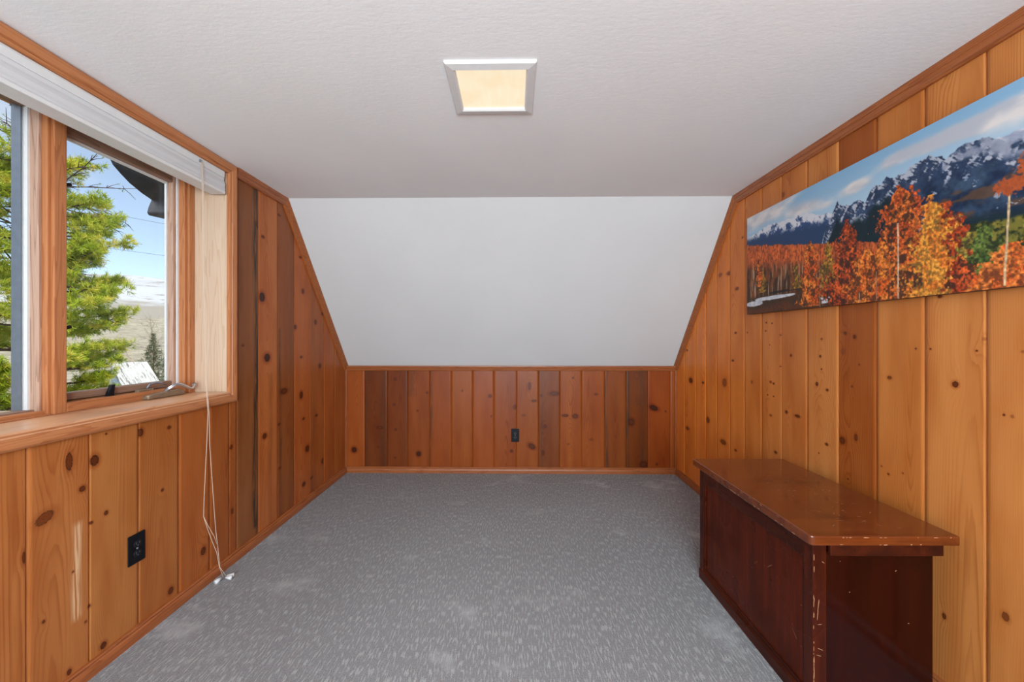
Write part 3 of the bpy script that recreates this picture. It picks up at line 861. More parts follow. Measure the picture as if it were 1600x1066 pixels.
# ------------------------------------------------------------------ electric outlets
def outlet(label, loc, rotz):
    t = thing('wall_outlet', label, 'outlet', loc, rotz, 'black duplex outlets on the pine walls')
    m = MB(); m.box(-.036, .036, -.006, 0, -.060, .060); m.build('cover_plate', M_BLACK, t, bevel=.003)
    for s in (-1, 1):
        m = MB()
        poly = [(.0165 * math.cos(a), .014 * math.sin(a) + s * .0195) for a in np.linspace(0, 2 * PI, 20)[:-1]]
        m.prism(poly, lambda u, v, h: (u, h, v), -.009, -.005)
        rc = m.build('receptacle', M_BLACK2, t, bevel=.001)
        m = MB()
        m.box(-.008, -.0055, -.0094, -.0085, s * .0195 - .002, s * .0195 + .007); m.box(.0055, .008, -.0094, -.0085, s * .0195 - .001, s * .0195 + .006)
        m.box(-.002, .002, -.0094, -.0085, s * .0195 - .009, s * .0195 - .005)
        m.build('slot', M_SLOT, rc)
    m = MB(); m.tube([(0, -.005, 0), (0, -.0085, 0)], .004, 10); m.build('screw', M_DARKSCREW, t)
    return t
M_BLACK2 = plain('black_receptacle', lin(28, 27, 31), .35, spec=.25); M_SLOT = plain('slot_contacts', lin(120, 116, 116), .4, .6)
outlet('black duplex outlet low on the left wall below the window', (XL + .0005, 1.581, .369), PI / 2)
outlet('small dark outlet in the middle of the far knee wall', (.013, D - .0005, .343), 0)

# ------------------------------------------------------------------ recessed ceiling light
cl_ = thing('ceiling_light', 'square recessed ceiling light with white trim and glowing cream diffuser', 'ceiling light', ((LX0 + LX1) / 2, (LY0 + LY1) / 2, ZC))
m = MB(); hx, hy = (LX1 - LX0) / 2, (LY1 - LY0) / 2; ox, oy = hx + .022, hy + .024
# sloped picture-frame trim ring
def ring4(m, specs):
    vs = []
    for (ax, ay, z) in specs: vs += [(-ax, -ay, z), (ax, -ay, z), (ax, ay, z), (-ax, ay, z)]
    fs = []
    for k in range(len(specs) - 1):
        for j in range(4): fs.append((k * 4 + j, k * 4 + (j + 1) % 4, k * 4 + 4 + (j + 1) % 4, k * 4 + 4 + j))
    m.add(vs, fs)
ring4(m, [(ox, oy, 0), (ox, oy, -.006), (ox - .004, oy - .004, -.010), (hx - .006, hy - .006, -.014), (hx - .012, hy - .012, -.010), (hx - .014, hy - .014, .02)])
m.build('trim_ring', M_WHITE, cl_)
def diffuser_mat():
    m, t, bs = new_mat('lit_diffuser'); tc = t.n('ShaderNodeTexCoord')
    n1 = t.noise(t.mapped(tc.outputs['Object'], (60, 7, 1)), 1.0, 3.0); n2 = t.noise(tc.outputs['Object'], 9, 2)
    c = t.mix(t.ss(n1, .35, .75), (.93, .79, .55), (.95, .84, .62)); c = t.mix(t.ss(n2, .4, .7), c, (.93, .75, .50))
    t.l(c, bs.inputs['Emission Color']); bs.inputs['Emission Strength'].default_value = LAMP_E
    bs.inputs['Base Color'].default_value = (.06, .055, .045, 1); bs.inputs['Roughness'].default_value = .4
    return m
m = MB(); m.box(-hx + .008, hx - .008, -hy + .008, hy - .008, -.002, .004); m.build('diffuser', diffuser_mat(), cl_)
M_HOUSING = plain('light_housing', lin(200, 200, 198), .6)
m = MB(); ring4(m, [(hx, hy, 0), (hx, hy, .09)]); m.add([(-hx, -hy, .09), (hx, -hy, .09), (hx, hy, .09), (-hx, hy, .09)], [(0, 1, 2, 3)]); m.build('housing', M_HOUSING, cl_)


# ------------------------------------------------------------------ blanket chest
def varnish(name, c0, c1, axis, rough=0.22, coat=0.8):
    m, t, bs = new_mat(name)
    tc = t.n('ShaderNodeTexCoord')
    sc = {'Y': (26, 1.6, 26), 'Z': (26, 26, 1.6), 'X': (1.6, 26, 26)}[axis]
    n1 = t.noise(t.mapped(tc.outputs['Object'], sc), 1.0, 3.0, 0.6)
    n2 = t.noise(t.mapped(tc.outputs['Object'], tuple(s * 7 for s in sc)), 1.0, 2.0, 0.6)
    n3 = t.noise(tc.outputs['Object'], 5.0, 3.0)
    f = t.math('ADD', t.math('MULTIPLY', n1, 0.8), t.math('MULTIPLY', n2, 0.35))
    col = t.mix(t.ss(f, 0.35, 0.85), c1, c0)
    col = t.mix(t.ss(n3, 0.5, 0.75, 0, 0.5), col, tuple(c * 0.55 for c in c1))
    # worn specks
    sp = t.noise(t.mapped(tc.outputs['Object'], (90, 90, 90)), 1.0, 3.0, 0.7)
    col = t.mix(t.ss(sp, 0.745, 0.77, 0, .8), col, lin(188, 140, 100))
    t.l(col, bs.inputs['Base Color'])
    r = t.ss(n3, 0.3, 0.7, rough * 0.7, rough * 1.5); t.l(r, bs.inputs['Roughness'])
    bs.inputs['Specular IOR Level'].default_value = 0.12
    bs.inputs['Coat Weight'].default_value = coat; bs.inputs['Coat Roughness'].default_value = 0.10; bs.inputs['Coat IOR'].default_value = 1.5
    bump(t, bs, n2, 0.03, 0.001)
    return m
M_LID = varnish('chest_lid_varnish', lin(116, 56, 21), lin(86, 36, 13), 'X', .2, .8)
M_CH_Y = varnish('chest_rail_varnish', lin(76, 28, 11), lin(46, 16, 8), 'Y', .3, .05)
M_CH_Z = varnish('chest_post_varnish', lin(76, 27, 10), lin(48, 15, 8), 'Z', .3, .05)
M_CH_P = varnish('chest_panel_varnish', lin(92, 30, 7), lin(58, 16, 4), 'Z', .3, .0)
M_CH_E = varnish('chest_end_varnish', lin(44, 8, 4), lin(30, 5, 3), 'Z', .16, .22)
M_BARE = plain('bare_chipped_wood', lin(176, 132, 98), .7)
ch = thing('blanket_chest', 'worn dark mahogany blanket chest with overhanging lid on the carpet by the right wall', 'chest', (.934, 1.257, 0), .0114)
CW, CLN, CH = .470, .807, .597
bx0, bx1, by0, by1 = .027, .418, .027, CLN - .027
# chipped varnish: bare flecks that belong to the board they are on
def flecks(m, spots, mi=1):
    g = random.Random(4)
    for (p, du, dv, nrm, ln, wd) in spots:
        p, du, dv, nrm = Vector(p), Vector(du).normalized(), Vector(dv).normalized(), Vector(nrm).normalized() * .0004
        pts = []
        for k in range(6):
            a = k / 6 * 2 * PI; q = .6 + .5 * g.random()
            pts.append(p + du * (math.cos(a) * ln * q) + dv * (math.sin(a) * wd * q) + nrm)
        m.add(pts, [tuple(range(6))], mi)
g = random.Random(12); LIDF = []; POSTF = []; ENDF = []; PANELF = []
for i in range(18):
    LIDF.append(((0, g.uniform(.02, CLN * .8), g.choice([.570, .572, .592])), (0, 1, 0), (0, 0, 1), (-1, 0, 0), g.uniform(.003, .012), g.uniform(.0006, .0018)))
for i in range(14):
    LIDF.append(((g.uniform(.03, CW - .03), 0, g.choice([.570, .571, .593])), (1, 0, 0), (0, 0, 1), (0, -1, 0), g.uniform(.002, .010), g.uniform(.0006, .0014)))
for i in range(54):
    xx, yy = g.uniform(.05, CW - .05), g.uniform(.03, CLN - .05); a = g.gauss(.2, .5)
    if g.random() < .6: xx, yy = g.gauss(.25, .08), g.gauss(.22, .10)
    LIDF.append(((xx, min(max(yy, .02), CLN - .03), CH), (math.cos(a), math.sin(a), 0), (-math.sin(a), math.cos(a), 0), (0, 0, 1), g.uniform(.002, .011), g.uniform(.0004, .0011)))
for i in range(22):
    POSTF.append(((bx0 + g.uniform(.003, .005), by0, g.uniform(.1, .52)), (0, 0, 1), (1, 0, 0), (0, -1, 0), g.uniform(.003, .014), g.uniform(.0007, .0014)))
for (x, z, a, ln) in ((.045, .36, 1.45, .03), (.043, .33, 1.5, .02), (.05, .30, .1, .008), (.052, .22, -.4, .012), (.047, .2, -.3, .01), (.12, .50, 0, .003), (.15, .40, .3, .002), (.30, .47, .5, .004), (.34, .3, 0, .003), (.06, .5, -.7, .006)):
    (POSTF if x < .07 else ENDF).append(((x, by0 + (.0 if x < .07 else .006), z), (math.cos(a), 0, math.sin(a)), (-math.sin(a), 0, math.cos(a)), (0, -1, 0), ln, .0009))
for (yy, z, a, ln) in ((.25, .36, -.7, .03), (.33, .33, -.9, .006), (.34, .32, 0, .004), (.36, .29, 0, .003), (.12, .2, .9, .02), (.09, .32, 0, .003), (.09, .18, 0, .003)):
    PANELF.append(((bx0 + .010, yy, z), (0, math.cos(a), math.sin(a)), (0, -math.sin(a), math.cos(a)), (-1, 0, 0), ln, .0008))
def cbox(nm, mat, bev, *bs_, par=ch, chips=None):
    m = MB()
    for b in bs_: m.box(*b)
    if chips: flecks(m, chips); mat = [mat, M_BARE]
    return m.build(nm, mat, par, bevel=bev)
m = MB()
def rrect(w, l, r, n=4):
    pts = []
    for cx_, cy_, a0 in ((r, r, PI), (w - r * .3, r * .3, 1.5 * PI), (w - r * .3, l - r * .3, 0), (r, l - r, .5 * PI)):
        rr = r if cx_ == r else r * .3
        for k in range(n + 1):
            a = a0 + k * PI / 2 / n; pts.append((cx_ + rr * math.cos(a), cy_ + rr * math.sin(a)))
    return pts
m.prism(rrect(CW, CLN, .014), lambda u, v, h: (u, v, h), .566, CH)
flecks(m, LIDF)
lid = m.build('lid', [M_LID, M_BARE], ch, bevel=.004)
cbox('lid_cleat', M_CH_Y, .003, (.074, .434, .014, .027, .526, .566))
cbox('lid_cleat', M_CH_Y, .003, (.074, .434, CLN - .027, CLN - .014, .526, .566))
cbox('corner_post', M_CH_Z, .003, (bx0, bx0 + .045, by0, by0 + .040, .004, .566), chips=POSTF)
cbox('corner_post', M_CH_Z, .003, (bx0, bx0 + .045, by1 - .040, by1, .004, .566))
cbox('corner_post', M_CH_Z, .003, (bx1 - .03, bx1, by0 + .019, by0 + .05, .004, .566))
cbox('corner_post', M_CH_Z, .003, (bx1 - .03, bx1, by1 - .04, by1 - .004, .004, .566))
cbox('top_rail', M_CH_Y, .003, (bx0 + .001, bx0 + .03, by0 + .04, by1 - .04, .497, .566))
m = MB()   # base moulding, chamfered, wrapping the front
bp = [(0, 0), (0, .042), (.006, .052), (.016, .056), (.05, .056), (.05, 0)]
m.prism(bp, lambda u, v, h: (bx0 - .004 + u, h, v), by0 - .003, by1 + .001)
m.build('base_moulding', M_CH_Y, ch, bevel=.002)
# front panel, recessed, with a thin bead round it
cbox('front_panel', M_CH_P, 0, (bx0 + .010, bx0 + .022, by0 + .035, by1 - .035, .05, .50), chips=PANELF)
m = MB()
for (a, b, c, d) in ((by0 + .040, by1 - .040, .489, .497), (by0 + .040, by1 - .040, .056, .063), (by0 + .040, by0 + .047, .063, .489), (by1 - .047, by1 - .040, .063, .489)):
    m.box(bx0 + .004, bx0 + .012, a, b, c, d)
m.build('panel_bead', M_CH_Y, ch, bevel=.0025)
cbox('end_panel', M_CH_E, 0, (bx0 + .045, bx1 - .0, by0 + .006, by0 + .018, .02, .566), chips=ENDF)
cbox('end_panel', M_CH_E, 0, (bx0 + .045, bx1 - .0, by1 - .018, by1 - .006, .02, .566))
cbox('back_panel', M_CH_E, 0, (bx1 - .012, bx1 - .002, by0 + .018, by1 - .018, .02, .566))
# ------------------------------------------------------------------ panoramic canvas: autumn aspens under snowy peaks
CY1, CZ1, CZ0, CTH = 2.448, 1.956, 1.368, .030
CU = 2.62
def paint():
    nu, nv = 700, 260
    u = np.linspace(0, CU, nu)[:, None] * np.ones((1, nv)); v = np.linspace(0, 1, nv)[None, :] * np.ones((nu, 1))
    C = lambda r, g_, b: np.array([r, g_, b], float)
    def N(su, sv, seed, o=4): return fbm(u * su + 7.3, v * sv + 3.1, seed, o)
    def sst(x, a, b): t = np.clip((x - a) / (b - a), 0, 1); return t * t * (3 - 2 * t)
    img = np.zeros((nu, nv, 3))
    def put(col, m):
        nonlocal img
        img = img * (1 - m[..., None]) + (col if getattr(col, 'ndim', 1) == 3 else np.broadcast_to(col, img.shape)) * m[..., None]
    def mixc(a, b, t): return a * (1 - t[..., None]) + b * t[..., None]
    # sky
    img[:] = mixc(C(138, 182, 216), C(172, 202, 224), sst(v, 0, .3))
    cl = N(2.2, 6, 3, 5)
    def blob(cu, cv, ru, rv): return np.exp(-((u - cu) / ru) ** 2 - ((v - cv) / rv) ** 2)
    dens = cl * .5 + .62 * blob(.30, .06, .45, .10) + .62 * blob(.80, .16, .22, .06) + .75 * blob(1.30, .165, .13, .05) + .3 * blob(1.05, .21, .1, .03) \
        + .55 * blob(1.62, .10, .18, .05) + .62 * blob(1.95, .12, .26, .05) + .5 * blob(2.3, .14, .3, .08) - .25 * blob(1.2, .05, .25, .06) - .2 * blob(2.2, .0, .3, .05)
    put(mixc(C(190, 194, 204), C(234, 226, 222), sst(N(5, 10, 8), .3, .7)), sst(dens + .16 * (N(16, 24, 9) - .5), .36, .78) * .95)
    rid = lambda su, sv, seed: 1 - 2 * np.abs(N(su, sv, seed, 5) - .5)
    def sky_line(pts, rough, seed):
        xs, ys = zip(*pts)
        return np.interp(u, xs, ys) + rough * (N(38, 0.01, seed, 3) - .5)
    # far snowy range
    h = sky_line([(0, .205), (.14, .195), (.278, .172), (.406, .172), (.543, .185), (.701, .2), (.845, .206), (.952, .25), (1.2, .33)], .03, 50)
    mt = sst(v, h - .004, h + .004)
    sn = sst(fbm((u + v * .5) * 26, (v - u * .3) * 18, 55, 5) * .7 + fbm((u - v * .8) * 60, v * 30, 57, 3) * .3 + .13 - (v - h) * 2.0, .40, .58)
    put(mixc(C(52, 78, 124), C(214, 216, 224), sn), mt)
    put(C(44, 68, 104), mt * sst(v - (.24 + .11 * u), -.05, .02))
    # snowy shoulder behind at the right
    h = sky_line([(1.9, .5), (2.05, .27), (2.138, .235), (2.177, .246), (2.3, .25), (2.62, .22)], .02, 60)
    put(mixc(C(150, 160, 185), C(222, 220, 226), sst(N(9, 14, 61), .35, .6)), sst(v, h - .004, h + .004) * (u > 1.95))
    # dark crags
    pts = [(1.0, .5), (1.03, .42), (1.077, .346), (1.123, .266), (1.15, .213), (1.169, .253), (1.203, .273), (1.276, .28), (1.328, .275), (1.387, .309), (1.425, .246),
           (1.462, .21), (1.507, .227), (1.546, .18), (1.568, .215), (1.609, .219), (1.672, .214), (1.688, .198), (1.747, .186), (1.805, .179), (1.879, .216), (1.898, .246),
           (1.935, .221), (1.961, .212), (2.009, .202), (2.058, .214), (2.113, .222), (2.159, .270), (2.206, .285), (2.244, .30), (2.4, .29), (2.62, .36)]
    h = sky_line(pts, .028, 70)
    mt = sst(v, h - .003, h + .003) * (u > 1.0)
    dp = v - h
    rock = mixc(C(30, 46, 74), C(62, 82, 112), N(20, 30, 71))
    sn = sst(fbm((u + v * .6) * 34, (v - u * .2) * 22, 72, 5) * .65 + fbm((u - v * .9) * 80, v * 46, 78, 3) * .35 - dp * 1.0 + .03 + .10 * blob(1.1, .36, .06, .1) + .16 * blob(1.32, .42, .10, .04), .47, .60)
    put(mixc(rock * (.75 + .5 * N(60, 40, 79, 3))[..., None], C(206, 210, 222), sn * .85), mt)
    put(mixc(C(112, 122, 148), C(176, 182, 198), N(30, 20, 73)), mt * sst(.11 - dp, 0, .06) * (u > 1.88) * sst(N(18, 22, 74), .35, .55))
    low = mt * sst(dp, .10, .19) * sst(u, 1.62, 1.78)
    put(mixc(C(26, 44, 72), C(58, 80, 106), sst(N(12, 16, 75), .3, .7)) * (.8 + .4 * N(60, 50, 95, 3))[..., None], low)
    put(C(104, 72, 52), low * sst(N(7, 22, 76, 5), .50, .62) * sst(v, .38, .46) * .75)
    put(C(190, 200, 216), low * sst(N(20, 30, 77, 5), .70, .74) * .7)
    put(C(22, 42, 52), mt * sst(dp, .10, .16) * (1 - sst(u, 1.55, 1.75)))
    put(C(24, 44, 56), mt * sst(v - (.62 + .04 * np.sin(u * 3)), -.04, .02) * sst(u, 1.85, 1.95))
    # trees: leafy masses with ragged, see-through edges
    def tree(cu, vt, vb, hw, cols, seed, shape=.6, soft=.5, dark=.55):
        t = np.clip((v - vt) / (vb - vt), 0, 1)
        prof = hw * np.minimum(1, (t + .03) ** shape * 1.2)
        e = np.abs(u - cu - .02 * (N(9, 9, seed + 9, 2) - .5)) / np.maximum(prof, 1e-4)
        dn = 1.05 - e + 1.5 * (N(13, 11, seed, 3) - .5) + 1.3 * (N(70, 60, seed + 2, 2) - .5) - .25 * (t < .05)
        mk = sst(dn, .10, .34) * (v > vt - .02) * (v < vb)
        leaf = mixc(C(*cols[0]), C(*cols[1]), sst(N(20, 18, seed + 1, 3) + .30 * (N(90, 80, seed + 6, 2) - .5), .38, .64))
        leaf = leaf * (.46 + 1.08 * N(95, 85, seed + 5, 2))[..., None]
        leaf = mixc(leaf, C(*cols[2]), sst(.5 * N(24, 20, seed + 3, 4) + .5 * N(64, 56, seed + 4, 2) + .10 * t, dark - .01, dark + .12) * .85)
        put(leaf, mk)
    # aspen forest, left
    ft = .272 + .215 * u + .03 * (N(40, 0.01, 80, 3) - .5) + .01
    fm = sst(v, ft - .004, ft + .008) * (1 - sst(u, 1.5, 1.6))
    streak = fbm(u * 75, v * 5, 81, 3); dpf = v - ft
    top = mixc(mixc(C(190, 82, 40), C(226, 122, 62), N(60, 30, 82)), C(138, 68, 42), sst(N(90, 40, 83), .46, .66)) * (.75 + .5 * fbm(u * 110, v * 14, 85, 2))[..., None]
    trk = mixc(C(70, 50, 38), C(176, 140, 112), sst(streak, .52, .68)); trk = mixc(trk, C(150, 78, 40), sst(N(30, 12, 84), .5, .7) * .7)
    put(mixc(top, trk, sst(dpf, .15 - .05 * u, .30 - .08 * u)), fm)
    # yellow-green woods, right
    gt = .665 + .03 * (N(24, 0.01, 90, 3) - .5) - .02 * blob(2.06, .7, .1, 1)
    put(mixc(mixc(C(92, 98, 42), C(158, 138, 56), N(30, 24, 91)), C(38, 48, 28), sst(N(44, 34, 92), .48, .66)), sst(v, gt - .01, gt + .012) * sst(u, 1.88, 1.95))
    tree(1.99, .67, .92, .07, ((132, 124, 54), (168, 140, 60), (60, 58, 34)), 391, .4); tree(2.07, .66, .95, .09, ((62, 84, 40), (96, 114, 52), (34, 44, 28)), 390, .35)
    tree(2.32, .62, .95, .12, ((112, 108, 50), (160, 132, 60), (48, 52, 32)), 392, .35)
    # ground
    gd = sst(v, .80 + .04 * u * (u < 1.3) + .02 * (N(6, .01, 96) - .5), .84 + .04 * u * (u < 1.3) + .02) * (u < 1.9)
    put(mixc(C(88, 58, 38), C(58, 46, 36), N(24, 40, 97)), gd)
    put(C(34, 34, 40), sst(blob(.55, .82, .25, .015), .4, .7) * .8)
    snow = lambda cu, cv, ru, rv, sd: sst(blob(cu, cv, ru, rv) + .35 * (N(20, 30, sd) - .5), .42, .55)
    for s in ((.40, .865, .34, .022, 98), (.12, .90, .16, .03, 99), (1.02, .945, .09, .035, 100), (1.875, .955, .05, .035, 101), (1.35, .985, .14, .012, 102)):
        put(mixc(C(176, 182, 194), C(232, 232, 236), N(30, 40, 103)), snow(*s))
    put(mixc(C(112, 60, 34), C(74, 46, 34), N(50, 50, 104)), sst(v - (.935 + .02 * np.sin(u * 9)), -.01, .02) * (u < 1.0) * sst(N(20, 20, 105), .3, .45))
    OR = ((190, 84, 34), (222, 124, 50), (84, 50, 34)); RD = ((160, 62, 32), (200, 88, 40), (58, 38, 32)); YL = ((222, 148, 58), (204, 112, 42), (124, 96, 46))
    YD = ((184, 138, 50), (150, 108, 44), (84, 66, 40))
    tree(.26, .58, .80, .05, YD, 200); tree(.72, .60, .82, .06, YD, 210); tree(.20, .42, .74, .05, OR, 220)
    tree(.88, .47, .985, .13, OR, 230); tree(1.06, .52, .93, .09, YD, 240)
    tree(1.225, .40, 1.01, .20, RD, 250, .75); tree(1.40, .66, 1.01, .18, OR, 260, .5, .6)
    tree(1.70, .33, .80, .14, RD, 270, .5); tree(1.62, .30, 1.01, .20, ((182, 80, 36), (212, 112, 48), (62, 42, 34)), 280, .55, .6, .50)
    tree(1.90, .50, 1.01, .15, RD, 290, .5); tree(1.82, .43, 1.01, .17, YL, 300, .62, .5, .60)
    tree(1.50, .60, 1.01, .10, OR, 310, .5); tree(1.965, .82, 1.01, .085, RD, 320, .4)
    for a, b, c_, s in ((2.20, .80, .16, 330), (2.09, .88, .10, 340), (2.36, .78, .18, 350), (2.55, .70, .16, 360)): tree(a, b, 1.02, c_, ((204, 92, 40), (224, 124, 56), (110, 58, 34)), s, .35, .6)
    # pale trunks
    def trunk(pts, w_, col):
        ys = [p[1] for p in pts]; xs = [p[0] for p in pts]
        cu = np.interp(v, ys, xs); put(C(*col) * (.72 + .5 * N(30, 70, 380, 2))[..., None], (1 - sst(np.abs(u - cu - .004 * (N(.01, 14, 381, 2) - .5)), w_ * .5, w_ * (.8 + .35 * v))) * (v > ys[0]) * (v < ys[-1]))
    trunk([(2.186, .50), (2.183, .57), (2.175, .75), (2.164, .99)], .0062, (222, 194, 150))
    trunk([(1.619, .52), (1.622, .75), (1.621, 1.0)], .0055, (224, 196, 166))
    trunk([(1.47, .80), (1.472, 1.0)], .004, (170, 130, 100)); trunk([(1.34, .93), (1.34, 1.0)], .004, (170, 150, 130)); trunk([(.98, .9), (.98, 1.0)], .004, (160, 140, 120))
    # airy orange crown of the lone aspen at the right
    put(mixc(C(206, 100, 50), C(146, 70, 42), N(80, 80, 371)), sst(blob(2.19, .50, .075, .05) * (1 + .9 * (N(26, 24, 370) - .5) + 1.4 * (N(90, 80, 374, 2) - .5)), .32, .52))
    put(mixc(C(208, 100, 46), C(150, 70, 40), N(80, 80, 373)), sst(blob(2.29, .43, .09, .09) * (1 + .9 * (N(26, 24, 372) - .5) + 1.4 * (N(90, 80, 375, 2) - .5)), .32, .52))
    img = np.clip(img, 0, 255)
    s = img / 255.0; L = np.where(s <= .04045, s / 12.92, ((s + .055) / 1.055) ** 2.4) * PRINT_K
    return nu, nv, u, v, L
def canvas():
    t = thing('canvas_print', 'panoramic autumn mountain landscape print on stretched canvas on the right pine wall', 'wall art', (XR, CY1 - .77, (CZ0 + CZ1) / 2))
    nu, nv, u, v, L = paint()
    x = np.full(u.shape, -CTH - .002); y = (CY1 - u * (CZ1 - CZ0)) - (CY1 - .77); z = CZ1 - v * (CZ1 - CZ0) - (CZ0 + CZ1) / 2
    V = np.stack([x, y, z], -1).reshape(-1, 3)
    i, j = np.meshgrid(np.arange(nu - 1), np.arange(nv - 1), indexing='ij'); q = (i * nv + j).ravel()
    Fs = np.stack([q, q + 1, q + nv + 1, q + nv], 1)
    p = V[Fs[0]]
    if np.cross(p[1] - p[0], p[3] - p[0])[0] > 0: Fs = Fs[:, ::-1]
    me = bpy.data.meshes.new('printed_face')
    me.vertices.add(len(V)); me.vertices.foreach_set('co', V.ravel())
    me.loops.add(Fs.size); me.loops.foreach_set('vertex_index', Fs.ravel().astype(np.int32))
    me.polygons.add(len(Fs)); me.polygons.foreach_set('loop_start', np.arange(0, Fs.size, 4, dtype=np.int32))
    at = me.attributes.new('print', 'FLOAT_COLOR', 'POINT')
    at.data.foreach_set('color', np.concatenate([L, np.ones(L.shape[:2] + (1,))], -1).astype(np.float32).ravel())
    me.update(); me.validate()
    mt, tt, bs = new_mat('printed_canvas'); tt.l(tt.attr('print', 0), bs.inputs['Base Color']); bs.inputs['Roughness'].default_value = .6
    bs.inputs['Specular IOR Level'].default_value = .25
    me.materials.append(mt)
    o = bpy.data.objects.new('printed_face', me); COL.objects.link(o); o.parent = t
    m = MB(); y0 = y.min(); y1 = y.max(); z0 = z.min(); z1 = z.max()
    m.box(-CTH - .0015, -.001, y0, y1, z0, z1)
    e = m.build('canvas_edge', plain('dark_canvas_wrap', lin(70, 56, 46), .7, nscale=120), t)
canvas()

# ------------------------------------------------------------------ outdoors
GZ = -4.2
def ground_h(x, y):
    r = np.sqrt(x * x + y * y)
    h = GZ + np.clip(r - 45, 0, None) * 0.012 + np.clip(r - 140, 0, None) * 0.075
    hill = np.clip(r - 260, 0, 260) * 0.115 * (0.75 + 0.55 * fbm(x * .008 + 9, y * .008 + 4, 400, 4))
    return h + hill + 0.5 * (fbm(x * .05 + 50, y * .05 + 50, 401, 3) - .5) * np.clip((r - 10) / 30, 0, 1)
def terrain():
    ang = np.radians(np.linspace(10, 115, 150)); rad = np.concatenate([[3.0], np.geomspace(5, 700, 140)])
    Rr, Aa = np.meshgrid(rad, ang, indexing='ij')
    X = -np.sin(Aa) * Rr; Y = np.cos(Aa) * Rr
    Z = ground_h(X, Y)
    V = np.stack([X, Y, Z], -1).reshape(-1, 3); nr, na = X.shape
    i, j = np.meshgrid(np.arange(nr - 1), np.arange(na - 1), indexing='ij'); q = (i * na + j).ravel()
    Fs = np.stack([q, q + 1, q + na + 1, q + na], 1)
    me = bpy.data.meshes.new('ground'); me.from_pydata(V.tolist(), [], Fs.tolist())
    mt, t, bs = new_mat('spring_range_land')
    ge = t.n('ShaderNodeNewGeometry'); sx = t.n('ShaderNodeSeparateXYZ'); t.l(ge.outputs['Position'], sx.inputs[0])
    n1 = t.noise(ge.outputs['Position'], .02, 5, .6); n2 = t.noise(ge.outputs['Position'], .35, 4, .6); n3 = t.noise(ge.outputs['Position'], .06, 5, .65)
    c = t.mix(t.ss(n2, .35, .65), lin(196, 187, 166), lin(166, 156, 136))
    c = t.mix(t.ss(n3, .52, .62, 0, .6), c, lin(160, 150, 134))
    hz = t.math('ADD', sx.outputs[2], t.math('MULTIPLY', t.math('SUBTRACT', n1, .5), 26))
    c = t.mix(t.ss(hz, 8, 13), c, lin(172, 164, 152))
    sn = t.mix(t.ss(n3, .54, .62), lin(206, 207, 210), lin(158, 152, 148))
    c = t.mix(t.ss(hz, 21, 27), c, sn)
    t.l(c, bs.inputs['Base Color']); bs.inputs['Roughness'].default_value = 1.0; bs.inputs['Specular IOR Level'].default_value = 0.0
    me.materials.append(mt)
    o = bpy.data.objects.new('ground', me); COL.objects.link(o); return struct(o)
terrain()

def bark(name, c): return plain(name, lin(*c), .9, noise_amt=.25, nscale=30, spec=.2)
M_BARK = bark('pine_bark', (96, 76, 62)); M_TWIG = bark('bare_twigs', (92, 80, 78))
def leaf_mat(name, c0, c1, c2):
    m, t, bs = new_mat(name); a = t.attr('tone')
    c = t.mix(t.ss(a, 0, .5), lin(*c0), lin(*c1)); c = t.mix(t.ss(a, .5, 1), c, lin(*c2))
    t.l(c, bs.inputs['Base Color']); bs.inputs['Roughness'].default_value = .6; bs.inputs['Specular IOR Level'].default_value = .3
    tl = t.n('ShaderNodeBsdfTranslucent'); t.l(c, tl.inputs[0]); mx = t.n('ShaderNodeMixShader'); mx.inputs[0].default_value = .35
    t.l(bs.outputs[0], mx.inputs[1]); t.l(tl.outputs[0], mx.inputs[2])
    t.l(mx.outputs[0], [n for n in t.t.nodes if n.type == 'OUTPUT_MATERIAL'][0].inputs[0])
    return m
M_PINE = leaf_mat('pine_needles', (84, 116, 28), (176, 192, 50), (228, 214, 92))
M_SPRUCE = leaf_mat('spruce_needles', (58, 72, 48), (92, 104, 70), (128, 132, 96))
def needles(tufts, name, mat, parent, nblade=26):
    """tufts: (centre, axis, length, tone) -> one mesh of thin needle blades"""
    n = len(tufts); g = np.random.default_rng(5)
    c = np.array([t[0] for t in tufts])[:, None, :]; ax = np.array([t[1] for t in tufts])[:, None, :]
    ln = np.array([t[2] for t in tufts])[:, None, None]; tone = np.array([t[3] for t in tufts])
    d = g.normal(size=(n, nblade, 3)); d /= np.linalg.norm(d, axis=-1, keepdims=True)
    d = d + ax * .75; d /= np.linalg.norm(d, axis=-1, keepdims=True)
    sdir = np.cross(d, g.normal(size=d.shape)); sdir /= np.linalg.norm(sdir, axis=-1, keepdims=True)
    ll = ln * (.6 + .5 * g.random((n, nblade, 1))); wv = ll * .085
    st = c + ax * ln * (g.random((n, nblade, 1)) - .5) * .9
    P0 = st - sdir * wv * .6; P1 = st + sdir * wv * .6; P2 = st + d * ll + sdir * wv * .35; P3 = st + d * ll - sdir * wv * .35
    V = np.stack([P0, P1, P2, P3], 2).reshape(-1, 3); F_ = np.arange(len(V), dtype=np.int32)
    me = bpy.data.meshes.new(name); me.vertices.add(len(V)); me.vertices.foreach_set('co', V.astype(np.float32).ravel())
    me.loops.add(len(F_)); me.loops.foreach_set('vertex_index', F_)
    me.polygons.add(len(F_) // 4); me.polygons.foreach_set('loop_start', np.arange(0, len(F_), 4, dtype=np.int32))
    at = me.attributes.new('tone', 'FLOAT', 'POINT')
    tn = np.clip(tone[:, None] + .22 * (g.random((n, nblade)) - .5), 0, 1)
    at.data.foreach_set('value', np.repeat(tn.ravel(), 4).astype(np.float32))
    me.update(); me.materials.append(mat)
    o = bpy.data.objects.new(name, me); COL.objects.link(o); o.parent = parent; return o

